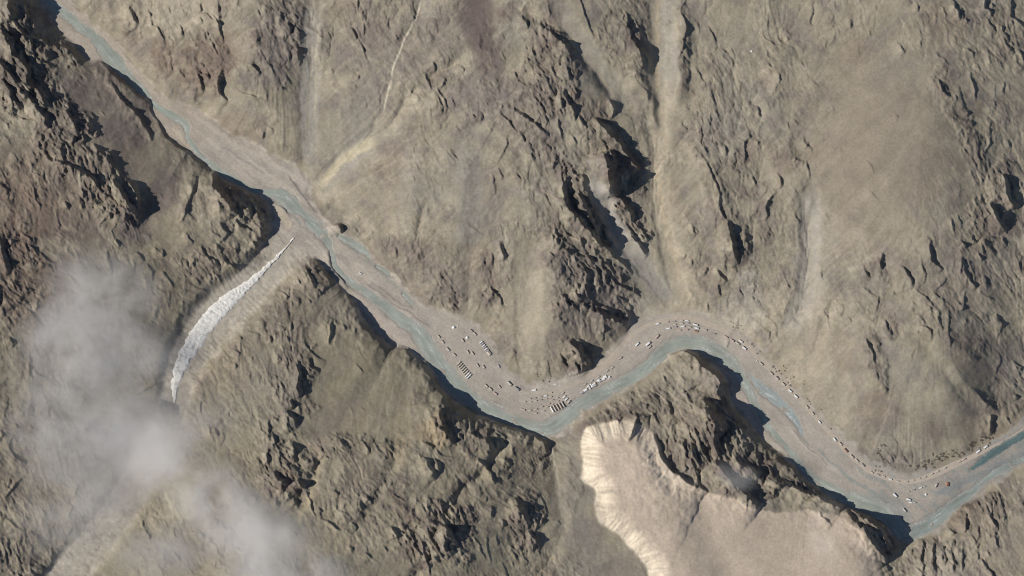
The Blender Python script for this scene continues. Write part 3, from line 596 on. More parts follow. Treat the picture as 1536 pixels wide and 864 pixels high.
# darker grey gravel and blue-grey bands on the eastern flats
mix(fl * ss(1330, 1450, X) * (.45 + .3 * ss(-.1, .3, n2 + .5 * n3)), alb(128,124,118)); mix(fl * ss(1200, 1320, X) * .5 * ss(0, .35, bar) , alb(132,138,134))
col *= (1 - .17 * np.clip(L1 * .8 + L2, -1.5, 1.5) * ss(-2, 4, dm) * (1 - ss(24, 40, dm)) * mesaw)[..., None]  # mesa face streaked darker: shade of the grooves put into the colour
col *= (1 + .10 * fmask * np.clip(flute, -1, 1))[..., None]  # flute hollows darker, ribs lighter: relief shading painted into the soil
land = ss(2, 10, -DV) * (1 - .75 * np.clip(smoothland, 0, 1))
n4 = fbm(X / 7, Y / 7, 163, 2); n5 = fbm(X / 5, Y / 5, 167, 2)
mot = fbm(U / 30, V / 12, 175, 4)
mix(land * (.08 + .5 * rough) * ss(.05, .4, mot), alb(104,95,88)); mix(land * (.08 + .4 * rough) * ss(.08, .4, -mot), alb(163,151,130))
col *= (1 + .05 * n3 + .04 * noise(X / 3.1, Y / 3.1, 161) + land * (.10 + .26 * rough) * n4)[..., None]
hue = (land * n5 * .09)[..., None] * np.array([.6, -.1, -.5], F) + (land * n3 * .05)[..., None] * np.array([.2, 0, .7], F)
col *= 1 + hue
WASH = [ # old channels, damp threads and wheel tracks on the gravel
 ([(1225,672),(1250,700),(1285,725),(1320,742)],2.2,(134,140,136),.6),([(1300,735),(1318,752),(1335,772)],5,(132,140,136),.6),([(1400,745),(1440,720),(1470,706)],2.5,(136,138,134),.6),([(1560,668),(1490,700),(1440,728),(1400,742)],3.5,(124,130,130),.6),
 ([(1180,640),(1210,670),(1240,695),(1262,712)],2.5,(186,175,162),.7),([(1110,600),(1130,640),(1160,672),(1190,700)],3,(178,167,152),.7),([(1186,640),(1214,672),(1245,700)],1.2,(128,122,114),.6),([(110,15),(160,55),(200,100),(240,150)],3,(180,168,152),.6),([(120,12),(172,55),(212,98),(250,146)],1.5,(132,124,116),.5),
 ([(300,180),(350,215),(400,240),(450,270)],3,(184,172,156),.6),([(330,215),(370,245),(400,262)],1.5,(142,135,128),.6),([(260,190),(285,225),(320,255)],3,(186,174,154),.7),([(430,262),(455,292),(475,322)],1.3,(118,112,106),.8),([(440,258),(464,282),(470,300)],4,(184,172,158),.6),([(412,310),(430,330),(435,345)],5,(182,168,146),.7),
 ([(545,420),(580,448),(620,472),(650,494)],1.0,(134,126,118),.7),([(550,416),(585,444),(625,468)],.8,(134,126,118),.6),([(530,440),(560,470),(590,498),(620,520)],5,(180,166,154),.5),([(640,470),(690,500),(740,548),(790,580),(850,584)],1.2,(182,170,154),.5),([(700,480),(735,520),(760,566)],1.2,(150,141,131),.5),
 ([(780,588),(830,590),(870,574)],2,(182,170,150),.5),([(940,545),(975,520),(1000,505)],2,(158,149,140),.4),([(1330,735),(1380,738),(1420,716)],2.5,(170,160,146),.4),([(1396,796),(1420,772),(1450,742)],1.2,(172,168,160),.5),([(500,345),(540,385),(580,415),(620,450)],2.5,(140,140,132),.5),([(735,602),(752,610)],4,(120,115,106),.5)]
for pts, hw, c_, st in WASH:
    sl_ = window(pts, hw * 4 + 6)
    d, _, arc, tot = dpoly(pts, X[sl_] + .7 * WX[sl_], Y[sl_] + .7 * WY[sl_])
    m = (st * np.clip(np.minimum(arc, tot - arc) / 10 + .1, 0, 1) * ss(1.8, .4, d / hw + .5 * n4[sl_]) * fl[sl_])[..., None]
    col[sl_] = col[sl_] * (1 - m) + m * alb(*c_)
peb = noise(X / 2.6, Y / 2.6, 177); col *= (1 + fl * (.05 * peb + .07 * n4) * ss(-.2, .3, n2 + .3))[..., None]
lum = (col @ np.array([.30, .59, .11], F))[..., None]
dl = (.10 * ss(0, 8, -DV))[..., None]
col = (col * (1 - dl) + dl * lum * np.array([1.06, 1.0, .86], F)) * (1 + .045 * ss(0, 8, -DV) * ss(.4, .2, lowerleft))[..., None]
col = np.clip(col * np.array([.997, 1.006, 1.004], F) * (1 + .07 * lowerleft * ss(0, 8, -DV))[..., None], .02, .85)

def ground(px, py):
    """height of the ground (grid units) at a point"""
    fi = np.interp(py, ys, np.arange(NY)); fj = np.interp(px, xs, np.arange(NX))
    i, j = min(int(fi), NY - 2), min(int(fj), NX - 2); u, v = fj - j, fi - i
    return float((H[i, j] * (1 - u) + H[i, j + 1] * u) * (1 - v) + (H[i + 1, j] * (1 - u) + H[i + 1, j + 1] * u) * v)
def W3(px, py, h): return ((px - CX) * S, (CY - py) * S, h * S)

# ------------------------------------------------------------------ materials
def new_mat(name):
    m = bpy.data.materials.new(name); m.use_nodes = True
    return m, m.node_tree.nodes, m.node_tree.links, m.node_tree.nodes['Principled BSDF']
def plain(name, c, rough=.8, metal=0.0, grain=.12, scale=2.0):
    m, N, Lk, b = new_mat(name)
    tc = N.new('ShaderNodeTexCoord'); no = N.new('ShaderNodeTexNoise'); no.inputs['Scale'].default_value = scale; no.inputs['Detail'].default_value = 4
    Lk.new(tc.outputs['Object'], no.inputs['Vector'])
    mr = N.new('ShaderNodeMapRange'); mr.inputs[1].default_value = .3; mr.inputs[2].default_value = .7; mr.inputs[3].default_value = 1 - grain; mr.inputs[4].default_value = 1 + grain
    Lk.new(no.outputs[0], mr.inputs[0])
    mx = N.new('ShaderNodeMix'); mx.data_type = 'RGBA'; mx.blend_type = 'MULTIPLY'; mx.inputs[0].default_value = 1
    mx.inputs[6].default_value = (*c, 1); Lk.new(mr.outputs[0], mx.inputs[7]); Lk.new(mx.outputs[2], b.inputs['Base Color'])
    b.inputs['Roughness'].default_value = rough; b.inputs['Metallic'].default_value = metal
    return m

def ground_mat():
    m, N, Lk, b = new_mat('mountain_soil')
    at = N.new('ShaderNodeAttribute'); at.attribute_name = 'soil'
    ar = N.new('ShaderNodeAttribute'); ar.attribute_name = 'rocky'
    tc = N.new('ShaderNodeTexCoord')
    n_a = N.new('ShaderNodeTexNoise'); n_a.inputs['Scale'].default_value = .22; n_a.inputs['Detail'].default_value = 6; n_a.inputs['Roughness'].default_value = .65
    n_b = N.new('ShaderNodeTexNoise'); n_b.inputs['Scale'].default_value = .035; n_b.inputs['Detail'].default_value = 5
    for n in (n_a, n_b): Lk.new(tc.outputs['Object'], n.inputs['Vector'])
    mr = N.new('ShaderNodeMapRange'); mr.inputs[1].default_value = .3; mr.inputs[2].default_value = .7; mr.inputs[3].default_value = .86; mr.inputs[4].default_value = 1.14
    Lk.new(n_a.outputs[0], mr.inputs[0])
    mr2 = N.new('ShaderNodeMapRange'); mr2.inputs[1].default_value = .3; mr2.inputs[2].default_value = .7; mr2.inputs[3].default_value = .93; mr2.inputs[4].default_value = 1.07
    Lk.new(n_b.outputs[0], mr2.inputs[0])
    mu = N.new('ShaderNodeMath'); mu.operation = 'MULTIPLY'; Lk.new(mr.outputs[0], mu.inputs[0]); Lk.new(mr2.outputs[0], mu.inputs[1])
    mx = N.new('ShaderNodeMix'); mx.data_type = 'RGBA'; mx.blend_type = 'MULTIPLY'; mx.inputs[0].default_value = 1
    Lk.new(at.outputs['Color'], mx.inputs[6]); Lk.new(mu.outputs[0], mx.inputs[7]); Lk.new(mx.outputs[2], b.inputs['Base Color'])
    b.inputs['Roughness'].default_value = .95; b.inputs['Specular IOR Level'].default_value = .15
    bu = N.new('ShaderNodeBump'); bu.inputs['Distance'].default_value = 1.6
    st = N.new('ShaderNodeMapRange'); st.inputs[3].default_value = .25; st.inputs[4].default_value = 1.0
    Lk.new(ar.outputs['Fac'], st.inputs[0]); Lk.new(st.outputs[0], bu.inputs['Strength'])
    Lk.new(n_a.outputs[0], bu.inputs['Height']); Lk.new(bu.outputs[0], b.inputs['Normal'])
    return m

def grid_mesh(name, V3, nr, nc, mat, cyclic=False):
    me = bpy.data.meshes.new(name)
    me.vertices.add(nr * nc); me.vertices.foreach_set('co', np.ascontiguousarray(V3, F).ravel())
    i, j = np.meshgrid(np.arange(nr - 1), np.arange(nc - 1), indexing='ij')
    a = (i * nc + j).ravel(); q = np.stack([a, a + nc, a + nc + 1, a + 1], 1).astype(np.int32)
    me.loops.add(q.size); me.loops.foreach_set('vertex_index', q.ravel())
    me.polygons.add(len(q)); me.polygons.foreach_set('loop_start', np.arange(0, q.size, 4, dtype=np.int32))
    me.polygons.foreach_set('loop_total', np.full(len(q), 4, np.int32))
    me.polygons.foreach_set('use_smooth', np.ones(len(q), bool))
    me.update(); me.validate(); me.materials.append(mat)
    return me
def link(name, data, parent=None, kind=None, label=None, cat=None, group=None):
    o = bpy.data.objects.new(name, data); C.objects.link(o)
    if parent is not None: o.parent = parent
    if kind: o['kind'] = kind
    if label: o['label'] = label
    if cat: o['category'] = cat
    if group: o['group'] = group
    return o

# ------------------------------------------------------------------ the ground
co = np.stack([(X - CX) * S, (CY - Y) * S, H * S], -1)
me = grid_mesh('mountain_terrain', co, NY, NX, ground_mat())
at = me.attributes.new('soil', 'FLOAT_COLOR', 'POINT')
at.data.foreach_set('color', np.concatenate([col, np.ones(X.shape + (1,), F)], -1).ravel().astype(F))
ar = me.attributes.new('rocky', 'FLOAT', 'POINT'); ar.data.foreach_set('value', rock.ravel().astype(F))
link('mountain_terrain', me, kind='structure', label='bare brown mountain slopes and gravel valley floor')

# ------------------------------------------------------------------ water
def water_mat(name, c, foam, shallow, streak=1.0):
    """milky melt water: darker in mid-channel, gravel showing through the shallows, broken white riffles drawn out along the flow"""
    m, N, Lk, b = new_mat(name); c = np.asarray(c)
    fl_ = N.new('ShaderNodeAttribute'); fl_.attribute_name = 'flow'           # x along (m), y across (m), z distance from mid-channel 0..1
    tc = N.new('ShaderNodeTexCoord')
    def nz(scale, det, src, st=(1, 1, 1)):
        mp = N.new('ShaderNodeMapping'); mp.inputs['Scale'].default_value = st; Lk.new(src, mp.inputs['Vector'])
        n = N.new('ShaderNodeTexNoise'); n.inputs['Scale'].default_value = scale; n.inputs['Detail'].default_value = det; n.inputs['Roughness'].default_value = .62; Lk.new(mp.outputs[0], n.inputs['Vector']); return n.outputs[0]
    def mr(src, a_, b_, c0=0.0, c1=1.0):
        q = N.new('ShaderNodeMapRange'); q.inputs[1].default_value = a_; q.inputs[2].default_value = b_; q.inputs[3].default_value = c0; q.inputs[4].default_value = c1; Lk.new(src, q.inputs[0]); return q.outputs[0]
    def mth(op, a_, b_):
        q = N.new('ShaderNodeMath'); q.operation = op
        for k, v in enumerate((a_, b_)):
            if isinstance(v, (int, float)): q.inputs[k].default_value = v
            else: Lk.new(v, q.inputs[k])
        return q.outputs[0]
    def mixc(f, a_, b_):
        q = N.new('ShaderNodeMix'); q.data_type = 'RGBA'; Lk.new(f, q.inputs[0])
        for k, v in ((6, a_), (7, b_)):
            if isinstance(v, tuple): q.inputs[k].default_value = v
            else: Lk.new(v, q.inputs[k])
        return q.outputs[2]
    stre = nz(.09, 4, fl_.outputs['Vector'], (.28, 1.6, 0)); big = nz(.022, 3, tc.outputs['Object']); fine = nz(.25, 4, tc.outputs['Object'])
    water = mixc(mr(mth('ADD', mth('MULTIPLY', stre, streak), big), .75, 1.3), (*(c * .74), 1), (*(c * 1.16), 1))
    sep = N.new('ShaderNodeSeparateXYZ'); Lk.new(fl_.outputs['Vector'], sep.inputs[0])
    edge = mr(mth('ADD', sep.outputs[2], mth('MULTIPLY', mth('SUBTRACT', mth('ADD', stre, fine), 1.0), 1.0)), .30, .78, 0, shallow)
    base_ = mixc(edge, water, (*alb(160,154,144), 1))
    riff = mth('MULTIPLY', mr(mth('ADD', mth('MULTIPLY', stre, .55), mth('MULTIPLY', fine, .55)), .60, .70), foam)
    outc = mixc(riff, base_, (.66, .68, .66, 1))
    Lk.new(outc, b.inputs['Base Color']); b.inputs['Roughness'].default_value = .2; b.inputs['IOR'].default_value = 1.33
    bu = N.new('ShaderNodeBump'); bu.inputs['Strength'].default_value = .4; bu.inputs['Distance'].default_value = .6
    Lk.new(fine, bu.inputs['Height']); Lk.new(bu.outputs[0], b.inputs['Normal'])
    return m
W_MAIN = water_mat('glacial_water', alb(157,162,151), .5, .8)
W_PALE = water_mat('pale_braided_water', alb(160,168,164), .7, .6)
W_DEEP = water_mat('deep_teal_water', alb(94,112,112), .1, .8)
W_EAST = water_mat('shade_tinted_river_water', alb(142,149,143), .5, .85)  # river water in a darker copy, eastern shade put into its colour
def ribbon(name, R, z, mat, label, wide=1.35, nc=7):
    P = catmull(R, 6); n = len(P)
    T = np.gradient(P[:, :2], axis=0); T /= np.linalg.norm(T, axis=1)[:, None] + 1e-9
    Nn = np.stack([T[:, 1], -T[:, 0]], 1)
    off = np.linspace(1, -1, nc)
    hw = P[:, 2] * .5 * wide + 2.0
    px = P[:, None, 0] + Nn[:, None, 0] * off[None] * hw[:, None]
    py = P[:, None, 1] + Nn[:, None, 1] * off[None] * hw[:, None]
    V3 = np.stack([(px - CX) * S, (CY - py) * S, np.full(px.shape, z * S)], -1)
    me_ = grid_mesh(name, V3, n, nc, mat)
    arc_ = np.concatenate([[0], np.cumsum(np.hypot(np.diff(P[:, 0]), np.diff(P[:, 1])))])
    fa = np.stack([np.broadcast_to(arc_[:, None] * S, px.shape), off[None] * hw[:, None] * S, np.broadcast_to(np.abs(off)[None], px.shape)], -1)
    me_.attributes.new('flow', 'FLOAT_VECTOR', 'POINT').data.foreach_set('vector', fa.astype(F).ravel())
    return link(name, me_, kind='structure', label=label)
ribbon('river', RIVERS['main'], -.42, W_MAIN, 'milky grey green river winding through the valley')
ribbon('river', RIVERS['east'], -.47, W_DEEP, 'dark teal pool and channel on the eastern flats')
ribbon('river', RIVERS['eastlow'], -.45, W_EAST, 'pale green eastern branch joining the river at the bottom right')
for k_, (ln_, wd_) in enumerate([([(1560,668),(1520,685),(1490,700),(1465,716),(1440,728)],5),([(1225,672),(1250,700),(1285,725),(1320,742)],4),([(1300,735),(1320,752),(1335,770)],6),([(1400,745),(1415,738),(1440,720),(1470,706)],4)]): pass
ribbon('river', RIVERS['braid'], -.50, W_PALE, 'pale bluish braided side channel east of the bend')
for k, l in (('poolA','long green pool at the foot of the northern slope'),('poolB','small green pool at the edge of the gravel'),('poolC','tiny pool below the brown cliff'),('poolD','dark backwater beside the river bend')):
    ribbon('pool', RIVERS[k], -.44, W_MAIN, l)

# ------------------------------------------------------------------ dirt road and the ice in the side valley
def strip(line, n, nc):
    P = catmull(line, n)
    T = np.gradient(P[:, :2], axis=0); T /= np.linalg.norm(T, axis=1)[:, None] + 1e-9
    Nn = np.stack([T[:, 1], -T[:, 0]], 1)
    off = np.linspace(1, -1, nc)
    px = P[:, None, 0] + Nn[:, None, 0] * off[None] * P[:, None, 2] * .5
    py = P[:, None, 1] + Nn[:, None, 1] * off[None] * P[:, None, 2] * .5
    return P, px, py, off
P, px, py, off = strip([(a, b, 9 + 2.0 * math.sin(a * .05)) for a, b in ROAD], 8, 9)
pz = np.array([[ground(px[i, j], py[i, j]) + .12 for j in range(px.shape[1])] for i in range(px.shape[0])])
pz[:, 0] -= .16; pz[:, -1] -= .16
V3 = np.stack([(px - CX) * S, (CY - py) * S, pz * S], -1)
road_m = plain('road_dust', tuple(alb(176,164,148)), .95, 0, .1, .12)
link('dirt_road', grid_mesh('dirt_road', V3, *px.shape, road_m), kind='structure', label='pale dirt road along the foot of the northern slopes')

ICE = [(441,357,1.5),(429,371,3),(415,386,5.5),(402,399,7),(386,415,11),(366,432,16),(348,447,23),(328,466,28),(306,490,28),(289,516,26),(277,537,23),(269,557,20),(263,580,12),(262,604,2)]
P, px, py, off = strip(ICE, 24, 25)
arcl = np.concatenate([[0], np.cumsum(np.hypot(np.diff(P[:, 0]), np.diff(P[:, 1])))])
wig = 5.0 * fbm(px / 8, py / 8, 171, 3)
px = px + wig * np.abs(off)[None] ** 2
pz = np.array([[ground(px[i, j], py[i, j]) for j in range(px.shape[1])] for i in range(px.shape[0])])
for _ in range(6):
    pz[1:-1] = (pz[:-2] + pz[1:-1] * 2 + pz[2:]) / 4; pz[:, 1:-1] = (pz[:, :-2] + pz[:, 1:-1] * 2 + pz[:, 2:]) / 4
crev = np.abs(noise((arcl[:, None] + off[None] * 5 + 0 * px) / 4.0, off[None] * 1.5 + 0 * px, 181))
dome = np.clip(1 - off[None] ** 4, 0, 1)
pz = pz + dome * (1.5 + .6 * ss(0, 60, arcl[:, None]) * (1 - ss(190, 300, arcl[:, None])) * (1 - 2.6 * crev)) + .45 * dome * fbm(px / 5, py / 5, 183, 2) - .7 + .5 * dome
V3 = np.stack([(px - CX) * S, (CY - py) * S, pz * S], -1)
m, N, Lk, b = new_mat('dirty_snow_ice')
tc = N.new('ShaderNodeTexCoord'); no = N.new('ShaderNodeTexNoise'); no.inputs['Scale'].default_value = .12; no.inputs['Detail'].default_value = 6; no.inputs['Roughness'].default_value = .65
Lk.new(tc.outputs['Object'], no.inputs['Vector']); r = N.new('ShaderNodeValToRGB')
r.color_ramp.elements[0].position = .33; r.color_ramp.elements[0].color = (.50, .47, .41, 1); r.color_ramp.elements[1].position = .48; r.color_ramp.elements[1].color = (.82, .79, .72, 1)
Lk.new(no.outputs[0], r.inputs[0]); Lk.new(r.outputs[0], b.inputs['Base Color']); b.inputs['Roughness'].default_value = .7
bu = N.new('ShaderNodeBump'); bu.inputs['Distance'].default_value = 1.2; bu.inputs['Strength'].default_value = .5; Lk.new(no.outputs[0], bu.inputs['Height']); Lk.new(bu.outputs[0], b.inputs['Normal'])
link('snow_tongue', grid_mesh('snow_tongue', V3, *px.shape, m), kind='structure', label='white crevassed tongue of snow and ice filling the side valley')

# ------------------------------------------------------------------ mesh pieces
def mesh_of(name, bm, *mats, smooth=False):
    me = bpy.data.meshes.new(name); bm.to_mesh(me); bm.free()
    for m_ in mats: me.materials.append(m_)
    if smooth: me.polygons.foreach_set('use_smooth', np.ones(len(me.polygons), bool))
    return me
def add_box(bm, x0, x1, y0, y1, z0, z1):
    v = [bm.verts.new(p) for p in ((x0,y0,z0),(x1,y0,z0),(x1,y1,z0),(x0,y1,z0),(x0,y0,z1),(x1,y0,z1),(x1,y1,z1),(x0,y1,z1))]
    for f in ((0,3,2,1),(4,5,6,7),(0,1,5,4),(1,2,6,5),(2,3,7,6),(3,0,4,7)): bm.faces.new([v[i] for i in f])
def add_prism(bm, prof, a0, a1, along='x'):
    """profile of (across, z) points swept along x, or of (x, z) points swept along y"""
    def pt(p, a): return (a, p[0], p[1]) if along == 'x' else (p[0], a, p[1])
    A = [bm.verts.new(pt(p, a0)) for p in prof]; B = [bm.verts.new(pt(p, a1)) for p in prof]
    n = len(prof)
    fs = [bm.faces.new(A), bm.faces.new(B[::-1])] + [bm.faces.new((A[i], B[i], B[(i + 1) % n], A[(i + 1) % n])) for i in range(n)]
    bmesh.ops.recalc_face_normals(bm, faces=bm.faces)
def add_wheel(bm, x, y, z, r, w_, seg=12):
    A = []; B = []
    for k in range(seg):
        a = 2 * math.pi * k / seg
        A.append(bm.verts.new((x + r * math.cos(a), y - w_ / 2, z + r * math.sin(a)))); B.append(bm.verts.new((x + r * math.cos(a), y + w_ / 2, z + r * math.sin(a))))
    bm.faces.new(A); bm.faces.new(B[::-1])
    for k in range(seg): bm.faces.new((A[k], B[k], B[(k + 1) % seg], A[(k + 1) % seg]))
    bmesh.ops.recalc_face_normals(bm, faces=bm.faces)

PAINT = {'tan': (.56, .49, .40), 'pink': (.58, .44, .38), 'pale': (.56, .52, .45), 'white': (.82, .82, .80), 'grey': (.36, .34, .33), 'olive': (.17, .165, .12), 'rust': (.36, .19, .12), 'lilac': (.50, .46, .49)}
PM = {k: plain('canvas_' + k, v, .85, 0, .1, .8) for k, v in PAINT.items()}
CABM = {k: plain('cab_paint_' + k, tuple(np.array(v) * .95), .5, 0, .06, .6) for k, v in PAINT.items()}
RUBBER = plain('rubber', (.03, .03, .03), .9); STEEL = plain('dark_steel', (.07, .065, .06), .6); GLASSM = plain('dark_glass', (.03, .035, .04), .12)
WHEEL = None
def truck_meshes():
    d = {}
    bm = bmesh.new(); add_box(bm, -3.6, 3.3, -.45, .45, .62, .9); add_box(bm, -3.7, -3.6, -1.1, 1.1, .6, .85); add_box(bm, 3.3, 3.55, -1.15, 1.15, .5, .9); d['chassis'] = bm
    bm = bmesh.new(); add_prism(bm, [(1.55, .92), (3.6, .92), (3.62, 1.7), (3.3, 2.65), (3.05, 2.78), (1.7, 2.78), (1.55, 2.6)], -1.2, 1.2, 'y'); d['cab'] = bm
    bm = bmesh.new(); add_prism(bm, [(3.66, 1.75), (3.36, 2.58), (3.31, 2.56), (3.61, 1.73)], -1.05, 1.05, 'y'); d['windscreen'] = bm
    bm = bmesh.new()
    prof = [(-1.25, 1.0), (1.25, 1.0), (1.25, 2.5)] + [(1.25 * math.cos(math.radians(a)), 2.5 + .72 * math.sin(math.radians(a))) for a in (25, 50, 75, 105, 130, 155)] + [(-1.25, 2.5)]
    add_prism(bm, prof, -3.65, 1.4, 'x'); d['cargo_cover'] = bm
    bm = bmesh.new(); add_wheel(bm, 0, 0, 0, .55, .36); d['wheel'] = bm
    return d
TM = {k: v for k, v in truck_meshes().items()}
TMESH = {}
base = {k: mesh_of('truck_' + k, v) for k, v in TM.items()}
def tmesh(part, matname, mat):
    key = (part, matname)
    if key not in TMESH:
        me_ = base[part].copy(); me_.materials.append(mat); TMESH[key] = me_
    return TMESH[key]
def empty(name, px_, py_, ang, label, cat, group=None, scale=1.0, sink=0.0):
    o = bpy.data.objects.new(name, None); C.objects.link(o)
    o.location = W3(px_, py_, ground(px_, py_)); o.location.z -= sink
    o.rotation_euler = (0, 0, -math.radians(ang)); o.scale = (scale,) * 3
    o['label'] = label; o['category'] = cat
    if group: o['group'] = group
    return o
def truck(px_, py_, ang, ln, kind, label, group):
    o = empty('cargo_truck', px_, py_, ang, label, 'truck', group, ln * S / 7.3, .02); o.scale.z *= .72
    link('chassis', tmesh('chassis', 'steel', STEEL), o)
    cb = link('cab', tmesh('cab', kind, CABM[kind]), o); link('windscreen', tmesh('windscreen', 'glass', GLASSM), cb)
    link('cargo_cover', tmesh('cargo_cover', kind, PM[kind]), o)
    wm = tmesh('wheel', 'rubber', RUBBER)
    for wx in (2.6, -1.4, -2.7):
        for wy in (-1.02, 1.02):
            wo = link('wheel', wm, o); wo.location = (wx, wy, .55)
    return o
ORD = ['first','second','third','fourth','fifth','sixth','seventh','eighth','ninth','tenth','eleventh','twelfth','thirteenth','fourteenth','fifteenth','sixteenth','seventeenth','eighteenth','nineteenth','twentieth']
LOOK = {'tan':'tan covered truck','pink':'pinkish covered truck','pale':'pale covered truck','white':'white covered truck','grey':'grey covered truck','olive':'dark olive covered truck','rust':'rust brown covered truck','lilac':'lilac grey covered truck'}
ROWS = [
 ('in the bankside line west of the river',  [(658.3,505,48,5.6,'tan'),(664.3,513,46,5.6,'tan'),(672,524,45,6.4,'pale'),(681.6,532,42,5.6,'tan')]),
 ('in the group around the dome tents', [(694.2,510.6,56,5.8,'pale'),(707.3,496,42,5.6,'grey'),(712.3,500.8,46,5.8,'tan'),(702,528,57,5.8,'tan'),(709,530,57,5.8,'tan')]),
 ('in the pairs beyond the tent row', [(716.5,548,56,5.8,'tan'),(725.6,550.4,56,5.8,'tan'),(748,549.4,55,5.2,'lilac')]),
 ('among trucks spaced along the inner bend', [(729.5,578.6,45,6,'tan'),(736,583.7,45,6.4,'tan'),(743,590.2,34,6.4,'pink'),(749,580,50,5.6,'tan'),(764.2,575.4,46,8.4,'pale'),(775.3,583,36,8.4,'grey')]),
 ('along the top row of the river camp', [(786.5,602.5,-6,5,'tan'),(794.4,598.3,-6,5,'tan'),(802,597,-6,5,'grey'),(810,595.6,-6,5,'tan'),(818.4,593.6,-8,5.4,'white'),(826,589,-8,5,'tan')]),
 ('along the second row of the river camp', [(795,603.3,-6,5,'pale'),(803,601,-6,5,'tan'),(810.6,599.8,-6,5,'grey'),(819,597.8,-6,4.6,'tan'),(826,595,-6,5,'tan'),(828,599.8,-6,5,'pink'),(835.4,596.3,-6,5,'tan'),(835.9,601.7,-6,5,'tan')]),
 ('along the third row of the river camp', [(785.2,614.4,14,5.6,'pink'),(794.4,615.5,0,5.6,'pale'),(803.4,614,-12,5.6,'pink'),(812.5,610.3,-12,5.4,'tan'),(820.4,610.4,-12,5.2,'tan'),(822.8,605.8,-12,5.2,'pink'),(828,606.8,-12,4.8,'tan')]),
 ('along the bottom row of the river camp', [(802.8,620,-10,5.4,'tan'),(814.5,616.7,-12,5.4,'pale')]),
 ('in the slanted row above the river', [(844.2,590,-40,5,'tan'),(846.4,595.2,-45,5.8,'white'),(849.4,599,-45,5.8,'white'),(853.3,602.8,-45,6.2,'pale')]),
 ('beside the white supply depot', [(877.8,576.5,-35,5,'tan'),(887.4,571.4,-35,5,'pale'),(897.6,565.3,-35,5,'tan'),(910.6,556.4,-35,5,'pale'),(918.4,551.6,-35,5,'tan')]),
 ('on the open gravel west of the bend', [(930.2,537.2,-30,6.2,'pink'),(955.8,516.4,-45,7,'white'),(972,515.8,-40,8.4,'white'),(974.4,520.6,-40,6.2,'tan'),(985.8,504.8,-46,7,'pink')]),
 ('along the top row at the bend', [(986.5,485.6,-12,6,'white'),(1000.6,483,-8,5.4,'pink'),(1010.8,482,-8,5.4,'grey'),(1022.2,480.8,-4,5.4,'pale'),(1030.4,481,4,5.4,'white')]),
 ('along the second row at the bend', [(1011.8,486.6,-6,5.4,'tan'),(1022.4,485,-4,5.6,'pale'),(1031.6,484.4,4,5.4,'lilac'),(1043.5,487,18,7,'white')]),
 ('along the third row at the bend', [(1002.6,492.6,-8,6.4,'white'),(1012.8,490.4,-6,5.8,'grey'),(1024,489.6,-4,6.4,'white'),(1034.6,490.6,4,5.4,'pale'),(1045,492.2,10,6.8,'white')]),
 ('along the bottom row at the bend', [(1019.4,495.4,-2,5.4,'pink'),(1030,494.6,0,5.4,'pink'),(1044.4,496.6,8,5.8,'rust')]),
 ('in the road line just past the bend', [(1057.4,494.8,8,6.2,'pale'),(1071,500.6,8,5.4,'grey'),(1089.2,505.4,26,6,'pink'),(1098.6,510.6,30,6.4,'pink'),(1106.6,515.2,32,6.6,'pale'),(1111.4,512,34,6.4,'white'),(1116.6,522.2,38,7,'white'),(1142,545.6,40,6.4,'tan')]),
 ('in the road line above the braided channel', [(1157,560,40,6.4,'tan'),(1165.7,567.4,42,6.4,'tan'),(1175.4,576,42,6.4,'tan'),(1185.4,586.2,42,6.6,'white'),(1194.2,594.6,42,6.8,'white'),(1211,610.8,50,5.6,'tan'),(1219.4,620.4,48,5.6,'pale'),(1229.6,633,48,5.6,'white')]),
 ('in the road line below the sandy slope', [(1252.4,659.4,52,6.4,'white'),(1261,665.8,46,6.2,'tan'),(1268.8,675.6,46,7,'rust'),(1278,684.8,44,6.6,'tan'),(1285.6,690.8,46,6,'tan'),(1294.8,697.8,46,6,'grey')]),
 ('in the road line below the bushes', [(1308,708.6,30,5,'tan'),(1317.4,712,24,5,'grey'),(1325.8,714.6,20,5,'tan'),(1335.4,718.6,14,5.4,'white'),(1347,721.8,8,5,'pale'),(1360,722.6,0,5,'tan'),(1369.4,720.6,-10,5,'tan'),(1378.4,717.8,-14,5,'pale'),(1387.2,715.6,-16,5,'tan'),(1397.6,711,-20,5,'pale'),(1406,707.2,-20,5,'tan'),(1416.8,702.2,-24,5,'pale'),(1439,692.8,-26,5,'tan'),(1446,688.8,-28,5.6,'pink'),(1467.4,677.2,-35,7.2,'white'),(1478.5,670.4,-35,7.2,'white')]),
 ('on the flats south of the road', [(1362,737.4,-8,5,'tan'),(1370.4,734.6,-12,5,'grey'),(1381,731.8,-16,5,'white'),(1386.2,730,-16,4.6,'tan'),(1404.4,727.8,-62,6.4,'pale'),(1342.8,743,48,7.6,'white'),(1363,749,20,7,'white'),(1366,753.6,8,6,'white'),(1371.4,753.4,8,4.6,'pale'),(1356.8,765.2,48,7.2,'pale')]),
]
for phrase, items in ROWS:
    for k, (px_, py_, an, ln, kd) in enumerate(sorted(items)):
        truck(px_, py_, an, ln, kd, f'{LOOK[kd]}, {ORD[k]} from the west {phrase}', 'trucks parked in the valley')
truck(540.6, 410, 35, 4.6, 'white', 'white truck standing alone on the gravel bar far west of the camps', 'trucks parked in the valley')
truck(801, 585.2, -9, 7.4, 'white', 'long white truck with dark cab alone north of the river camp', 'trucks parked in the valley')
truck(832.6, 576.2, -4, 4.6, 'white', 'small white truck at the foot of the slope above the camp', 'trucks parked in the valley')
truck(1135.6, 541.4, 42, 3.4, 'white', 'very small white truck alone on the road past the bend', 'trucks parked in the valley')

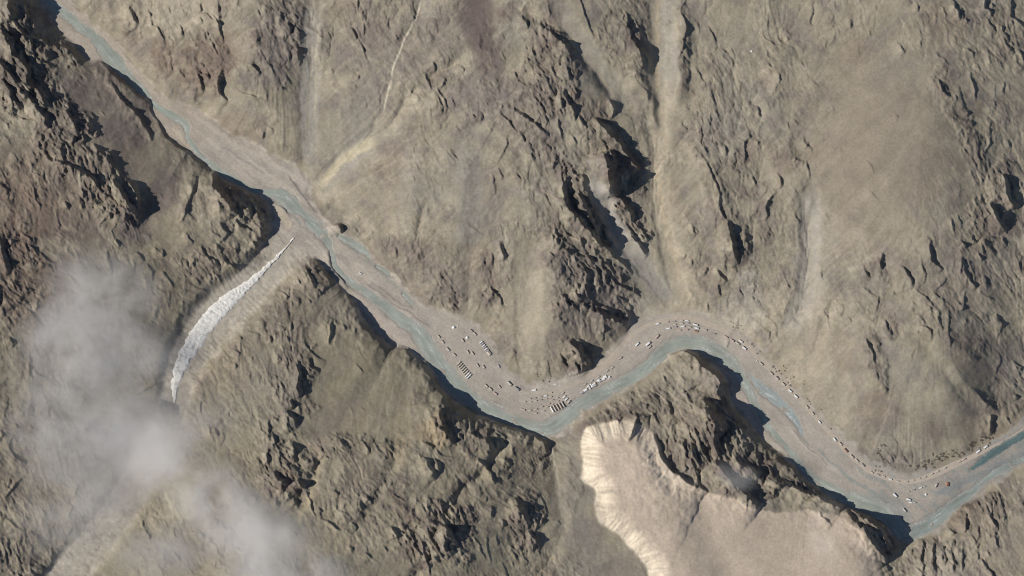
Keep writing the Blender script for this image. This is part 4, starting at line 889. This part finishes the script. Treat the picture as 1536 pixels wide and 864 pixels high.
# ------------------------------------------------------------------ tents and shelters
def tent_meshes(L, Wd, eave, ridge):
    bm = bmesh.new(); add_prism(bm, [(-Wd / 2, 0), (Wd / 2, 0), (Wd / 2 * .98, eave), (0, ridge), (-Wd / 2 * .98, eave)], -L / 2, L / 2, 'x')
    b2 = bmesh.new(); add_prism(b2, [(-.7, .02), (.7, .02), (.62, 1.7), (0, 2.0), (-.62, 1.7)], L / 2 + .01, L / 2 + .06, 'x')
    b3 = bmesh.new(); add_prism(b3, [(-.22, ridge - .12), (.22, ridge - .12), (0, ridge + .06)], -L / 2 - .25, L / 2 + .25, 'x')
    return mesh_of('tent_canvas', bm), mesh_of('tent_flap', b2), mesh_of('tent_ridge', b3)
TENTC = {}
def tent(name, px_, py_, ang, L, Wd, hgt, kind, label, cat, group=None):
    key = (round(L * 2), round(Wd * 4), round(hgt * 4), kind)
    if key not in TENTC:
        a, b_, c_ = tent_meshes(L * S, Wd * S, hgt * .6, hgt)
        a.materials.append(PM[kind]); b_.materials.append(CABM[kind]); c_.materials.append(STEEL if kind != 'white' else PM['pale']); TENTC[key] = (a, b_, c_)
    a, b_, c_ = TENTC[key]
    o = empty(name, px_, py_, ang, label, cat, group, 1.0, .03)
    link('canvas', a, o); link('door_flap', b_, o); link('ridge_seam', c_, o)
    return o
for k in range(8):
    u = k / 7
    tent('barrack_tent', 688.2 + 15.4 * u, 545.2 + 19.8 * u, 135, 7.4 + 1.6 * u, 1.9, 3.0, ('pale','tan','tan','pale','tan','pale','white','white')[k], f'long narrow tent, {ORD[k]} from the north in the row of eight by the river', 'tent', 'row of eight barrack tents')
for k in range(5):
    u = k / 4
    tent('barrack_tent', 828.2 + 16.6 * u, 614.2 - 7.6 * u, 60, 9.4, 2.1, 3.2, ('white','pale','tan','tan','pale')[k], f'long tan tent, {ORD[k]} from the west in the row of five beside river camp', 'tent', 'row of five barrack tents')
for k in range(6):
    u = k / 5
    tent('frame_tent', 721.6 + 9.4 * u, 513.6 + 12.6 * u, 142, 5.0, 2.1, 2.8, 'lilac' if k % 2 else 'white', f'lilac white tent, {ORD[k]} from the north in the tight striped row', 'tent', 'tight striped row of tents')
tent('frame_tent', 733.4, 529.6, 52, 6.4, 5.0, 3.4, 'tan', 'wide tan tent at the southern end of the tight striped row', 'tent')
def dome(px_, py_, r, label, kind='white'):
    bm = bmesh.new(); bmesh.ops.create_icosphere(bm, subdivisions=3, radius=1)
    bmesh.ops.bisect_plane(bm, geom=bm.verts[:] + bm.edges[:] + bm.faces[:], plane_co=(0, 0, 0), plane_no=(0, 0, 1), clear_inner=True)
    for v in bm.verts: v.co = (v.co.x * r * S, v.co.y * r * S, v.co.z * r * S * .8)
    sk = bmesh.new(); bmesh.ops.create_cone(sk, cap_ends=True, segments=20, radius1=r * S * 1.08, radius2=r * S * 1.02, depth=.35)
    fl_ = bmesh.new(); add_prism(fl_, [(-.6, 0), (.6, 0), (.5, 1.5), (-.5, 1.5)], r * S * .86, r * S * 1.12, 'x')
    o = empty('dome_tent', px_, py_, 20, label, 'tent')
    link('shell', mesh_of('dome_shell', bm, PM[kind], smooth=True), o); q = link('skirt', mesh_of('dome_skirt', sk, PM['pale']), o); q.location.z = .15
    link('door_flap', mesh_of('dome_door', fl_, CABM['pale']), o)
dome(680.4, 491, 2.3, 'white dome tent nearest the northern slope, west of the trucks')
dome(700.6, 506.4, 2.1, 'bright white dome tent amid the trucks north of the river')
dome(686.2, 488.6, 1.0, 'tiny white dome tent beside a larger dome by the slope')
dome(1388.8, 741.6, 1.8, 'white dome tent alone on the flats at lower right')
dome(1126, 78, 1.6, 'lone white rock high on the northern mountainside')  # a white rock, built from the dome tent meshes
DEPOT = [(873.2,589,-35,4.0,3.0,'lilac','grey white'),(878,585.4,-35,6.4,3.4,'white','long white'),(882.2,580,-35,4.4,2.6,'white','small white'),(885,582.2,55,3.6,2.2,'white','narrow white'),(887.2,577.6,55,4.2,2.4,'white','narrow white'),(888.8,580,-35,4.0,2.6,'white','white'),(890.8,576.4,-35,5.4,3.0,'white','white'),(893,578.6,-35,4.4,2.2,'pale','cream'),(894.4,574,-35,2.4,2.2,'rust','orange brown'),(897.6,571.4,-35,4.8,3.4,'white','white'),(901,571.6,-30,4.6,2.6,'lilac','pale lilac'),(905.2,568.8,-35,4.6,3.4,'white','white'),(907.6,565.6,-30,5.0,4.2,'white','big square white'),(913.8,566,-20,3.4,3.0,'white','small detached white')]
for k, (px_, py_, an, L_, w_, kd, lk) in enumerate(DEPOT):
    tent('supply_tent', px_, py_, an, L_, w_, 2.6, kd, f'{lk} tent, {ORD[k]} from the west in the bright depot beside the water', 'tent', 'white supply depot by the river')
tent('supply_tent', 1421, 726.3, -75, 5.6, 4.8, 3.0, 'rust', 'square red brown shelter on the flats at lower right', 'shelter')

# ------------------------------------------------------------------ shrubs
SHM = [plain('shrub_leaves', (.125, .112, .08), .9, 0, .35, .8), plain('dry_shrub_leaves', (.15, .125, .10), .9, 0, .3, .8)]
def shrub_mesh(seed):
    rn = random.Random(seed); bm = bmesh.new()
    for k in range(110):
        a = rn.uniform(0, 2 * math.pi); rr = math.sqrt(rn.random()); z = rn.uniform(.1, 1.0) * (1 - .6 * rr * rr)
        p = Vector((rr * math.cos(a), rr * math.sin(a) * .9, z)) * (1 + .2 * math.sin(3 * a + seed))
        u = Vector((rn.gauss(0, 1), rn.gauss(0, 1), rn.gauss(0, .6))).normalized(); v = Vector((rn.gauss(0, 1), rn.gauss(0, 1), rn.gauss(0, .6))).normalized()
        s_ = rn.uniform(.1, .24)
        bm.faces.new([bm.verts.new(p + u * s_), bm.verts.new(p - u * s_ * .5 + v * s_ * .7), bm.verts.new(p - u * s_ * .5 - v * s_ * .7)])
    for k in range(5):
        a = k * 1.256; add_prism(bm, [(-.03, 0), (.03, 0), (.02, .7), (-.02, .7)], -.03 + .1 * math.cos(a), .03 + .1 * math.cos(a), 'x')
    return mesh_of('shrub', bm, SHM[seed % 2])
SHR = [shrub_mesh(k) for k in range(5)]
rn = random.Random(5)
def along(line, n, j):
    o = []
    Pp = catmull([(a, b, 0) for a, b in line], 12)
    for k in range(n):
        p = Pp[rn.randrange(len(Pp))]; o.append((p[0] + rn.gauss(0, j * .6), p[1] + rn.gauss(0, j)))
    return o
SHRUBS = [
 ('dark shrub in the hooked thicket at the foot of the sandy slope', [(1322,668),(1326,666),(1328,668),(1318,673),(1320,676),(1317,679),(1320,682),(1322,685),(1323,688),(1325,690),(1328,689),(1326,693),(1333,694),(1331,691)], 2.0),
 ('grey brown shrub in the long scrub belt above the eastern road', along([(1345,699),(1375,699),(1395,692),(1415,686),(1435,679),(1455,668),(1475,658),(1488,650)], 95, 4.2), 1.9),
 ('scattered shrub on the slope above the line of trucks', [(1160,550),(1163,553),(1165,557),(1169,556),(1172,561),(1176,549),(1180,552),(1178,556),(1168,565),(1174,570),(1180,566),(1186,568),(1190,572),(1186,578),(1191,565),(1182,574)], 1.7),
 ('low shrub beside the road below the sandy slope', [(1207,571),(1206,576),(1211,598),(1214,602),(1216,606),(1232,614),(1234,618),(1246,643),(1308,704),(1313,706),(1318,706),(1322,707),(1314,699),(1320,700)], 1.6),
 ('small shrub on the dusty fan above the bend', [(1096,482),(1100,484),(1104,486),(1108,488),(1112,488),(1100,490),(1107,492),(1115,494),(1097,501),(1121,511),(1128,516),(1131,519),(1140,527),(1136,530)], 1.5),
 ('small shrub at the foot of the cliff above the river camp', [(806,561),(807,564),(811,562),(825,561),(826,564),(826,568),(824,572),(815,571)], 1.4),
]
for lab, pts, sz in SHRUBS:
    for (px_, py_) in pts:
        o = link('shrub', SHR[rn.randrange(5)], label=lab, cat='shrub', group=lab.replace(' shrub', ' shrubs', 1))
        o.location = W3(px_, py_, ground(px_, py_) - .05); s_ = sz * S * rn.uniform(.6, 1.15); o.scale = (s_ * 1.15, s_ * 1.15, s_ * .45); o.rotation_euler = (0, 0, rn.uniform(0, 6.28))

# ------------------------------------------------------------------ clouds: thin banks of real vapour just above the slopes
def cloud_mat(seed, dens, scale):
    m = bpy.data.materials.new('cloud_vapour'); m.use_nodes = True
    N, Lk = m.node_tree.nodes, m.node_tree.links; N.remove(N['Principled BSDF'])
    out_ = N['Material Output']; pv = N.new('ShaderNodeVolumePrincipled'); Lk.new(pv.outputs[0], out_.inputs['Volume'])
    pv.inputs['Color'].default_value = (1, .985, .965, 1); pv.inputs['Anisotropy'].default_value = 0
    tc = N.new('ShaderNodeTexCoord')
    ln = N.new('ShaderNodeVectorMath'); ln.operation = 'LENGTH'; Lk.new(tc.outputs['Object'], ln.inputs[0])
    fo = N.new('ShaderNodeMapRange'); fo.interpolation_type = 'SMOOTHSTEP'; fo.inputs[1].default_value = 1.0; fo.inputs[2].default_value = .15; Lk.new(ln.outputs['Value'], fo.inputs[0])
    ge = N.new('ShaderNodeNewGeometry'); of = N.new('ShaderNodeVectorMath'); of.operation = 'ADD'; of.inputs[1].default_value = (seed * 371.0, seed * 123.0, seed * 59.0); Lk.new(ge.outputs['Position'], of.inputs[0])
    no = N.new('ShaderNodeTexNoise'); no.inputs['Scale'].default_value = scale; no.inputs['Detail'].default_value = 5; no.inputs['Roughness'].default_value = .58; Lk.new(of.outputs[0], no.inputs['Vector'])
    nr = N.new('ShaderNodeMapRange'); nr.inputs[1].default_value = .28; nr.inputs[2].default_value = .66; Lk.new(no.outputs[0], nr.inputs[0])
    mu = N.new('ShaderNodeMath'); mu.operation = 'MULTIPLY'; Lk.new(fo.outputs[0], mu.inputs[0]); Lk.new(nr.outputs[0], mu.inputs[1])
    m2 = N.new('ShaderNodeMath'); m2.operation = 'MULTIPLY'; m2.inputs[1].default_value = dens * 2.3; Lk.new(mu.outputs[0], m2.inputs[0]); Lk.new(m2.outputs[0], pv.inputs['Density'])
    return m
def puff(px_, py_, rx, ry, an, dens, seed, parent, lift=11, th=12, scale=.011):
    bm = bmesh.new(); bmesh.ops.create_icosphere(bm, subdivisions=3, radius=1)
    o = link('cloud_puff', mesh_of('cloud_puff', bm, cloud_mat(seed, dens, scale)), parent)
    z = max(ground(px_, py_), 20) + lift
    o.location = Vector(W3(px_, py_, z)) - parent.location; o.scale = (rx * S, ry * S, th * S); o.rotation_euler = (0, 0, -math.radians(an))
def cloud(px_, py_, label, puffs, group=None):
    o = bpy.data.objects.new('cloud', None); C.objects.link(o); o.location = W3(px_, py_, 90); o['label'] = label; o['category'] = 'cloud'
    o['group'] = 'low clouds over the mountains'
    for q in puffs: puff(*q[:7], o, *q[7:])
cloud(150, 440, 'thin grey cloud in the left, west of the snow tongue', [(140,445,130,95,0,.040,1),(95,520,120,95,0,.036,2),(185,530,100,110,0,.030,3)])
cloud(190, 660, 'large thin grey cloud hiding the head of the side valley', [(180,660,150,120,30,.036,4),(85,640,130,120,0,.030,5),(225,690,110,80,40,.048,6),(100,760,140,90,-20,.024,7),(280,640,110,80,0,.018,8)])
cloud(370, 800, 'grey cloud at the bottom edge, left of centre', [(320,750,130,75,38,.036,9),(395,815,130,90,30,.042,10),(430,880,140,80,0,.040,11),(250,830,110,70,0,.018,14)])
cloud(1100, 715, 'tiny wisp of cloud over the dark crags beside the mesa', [(1105,712,42,30,20,.022,12,40,12)])
cloud(1240, 800, 'faint wisp of cloud over the pale plateau at bottom right', [(1240,800,40,70,0,.016,13,40,12)])
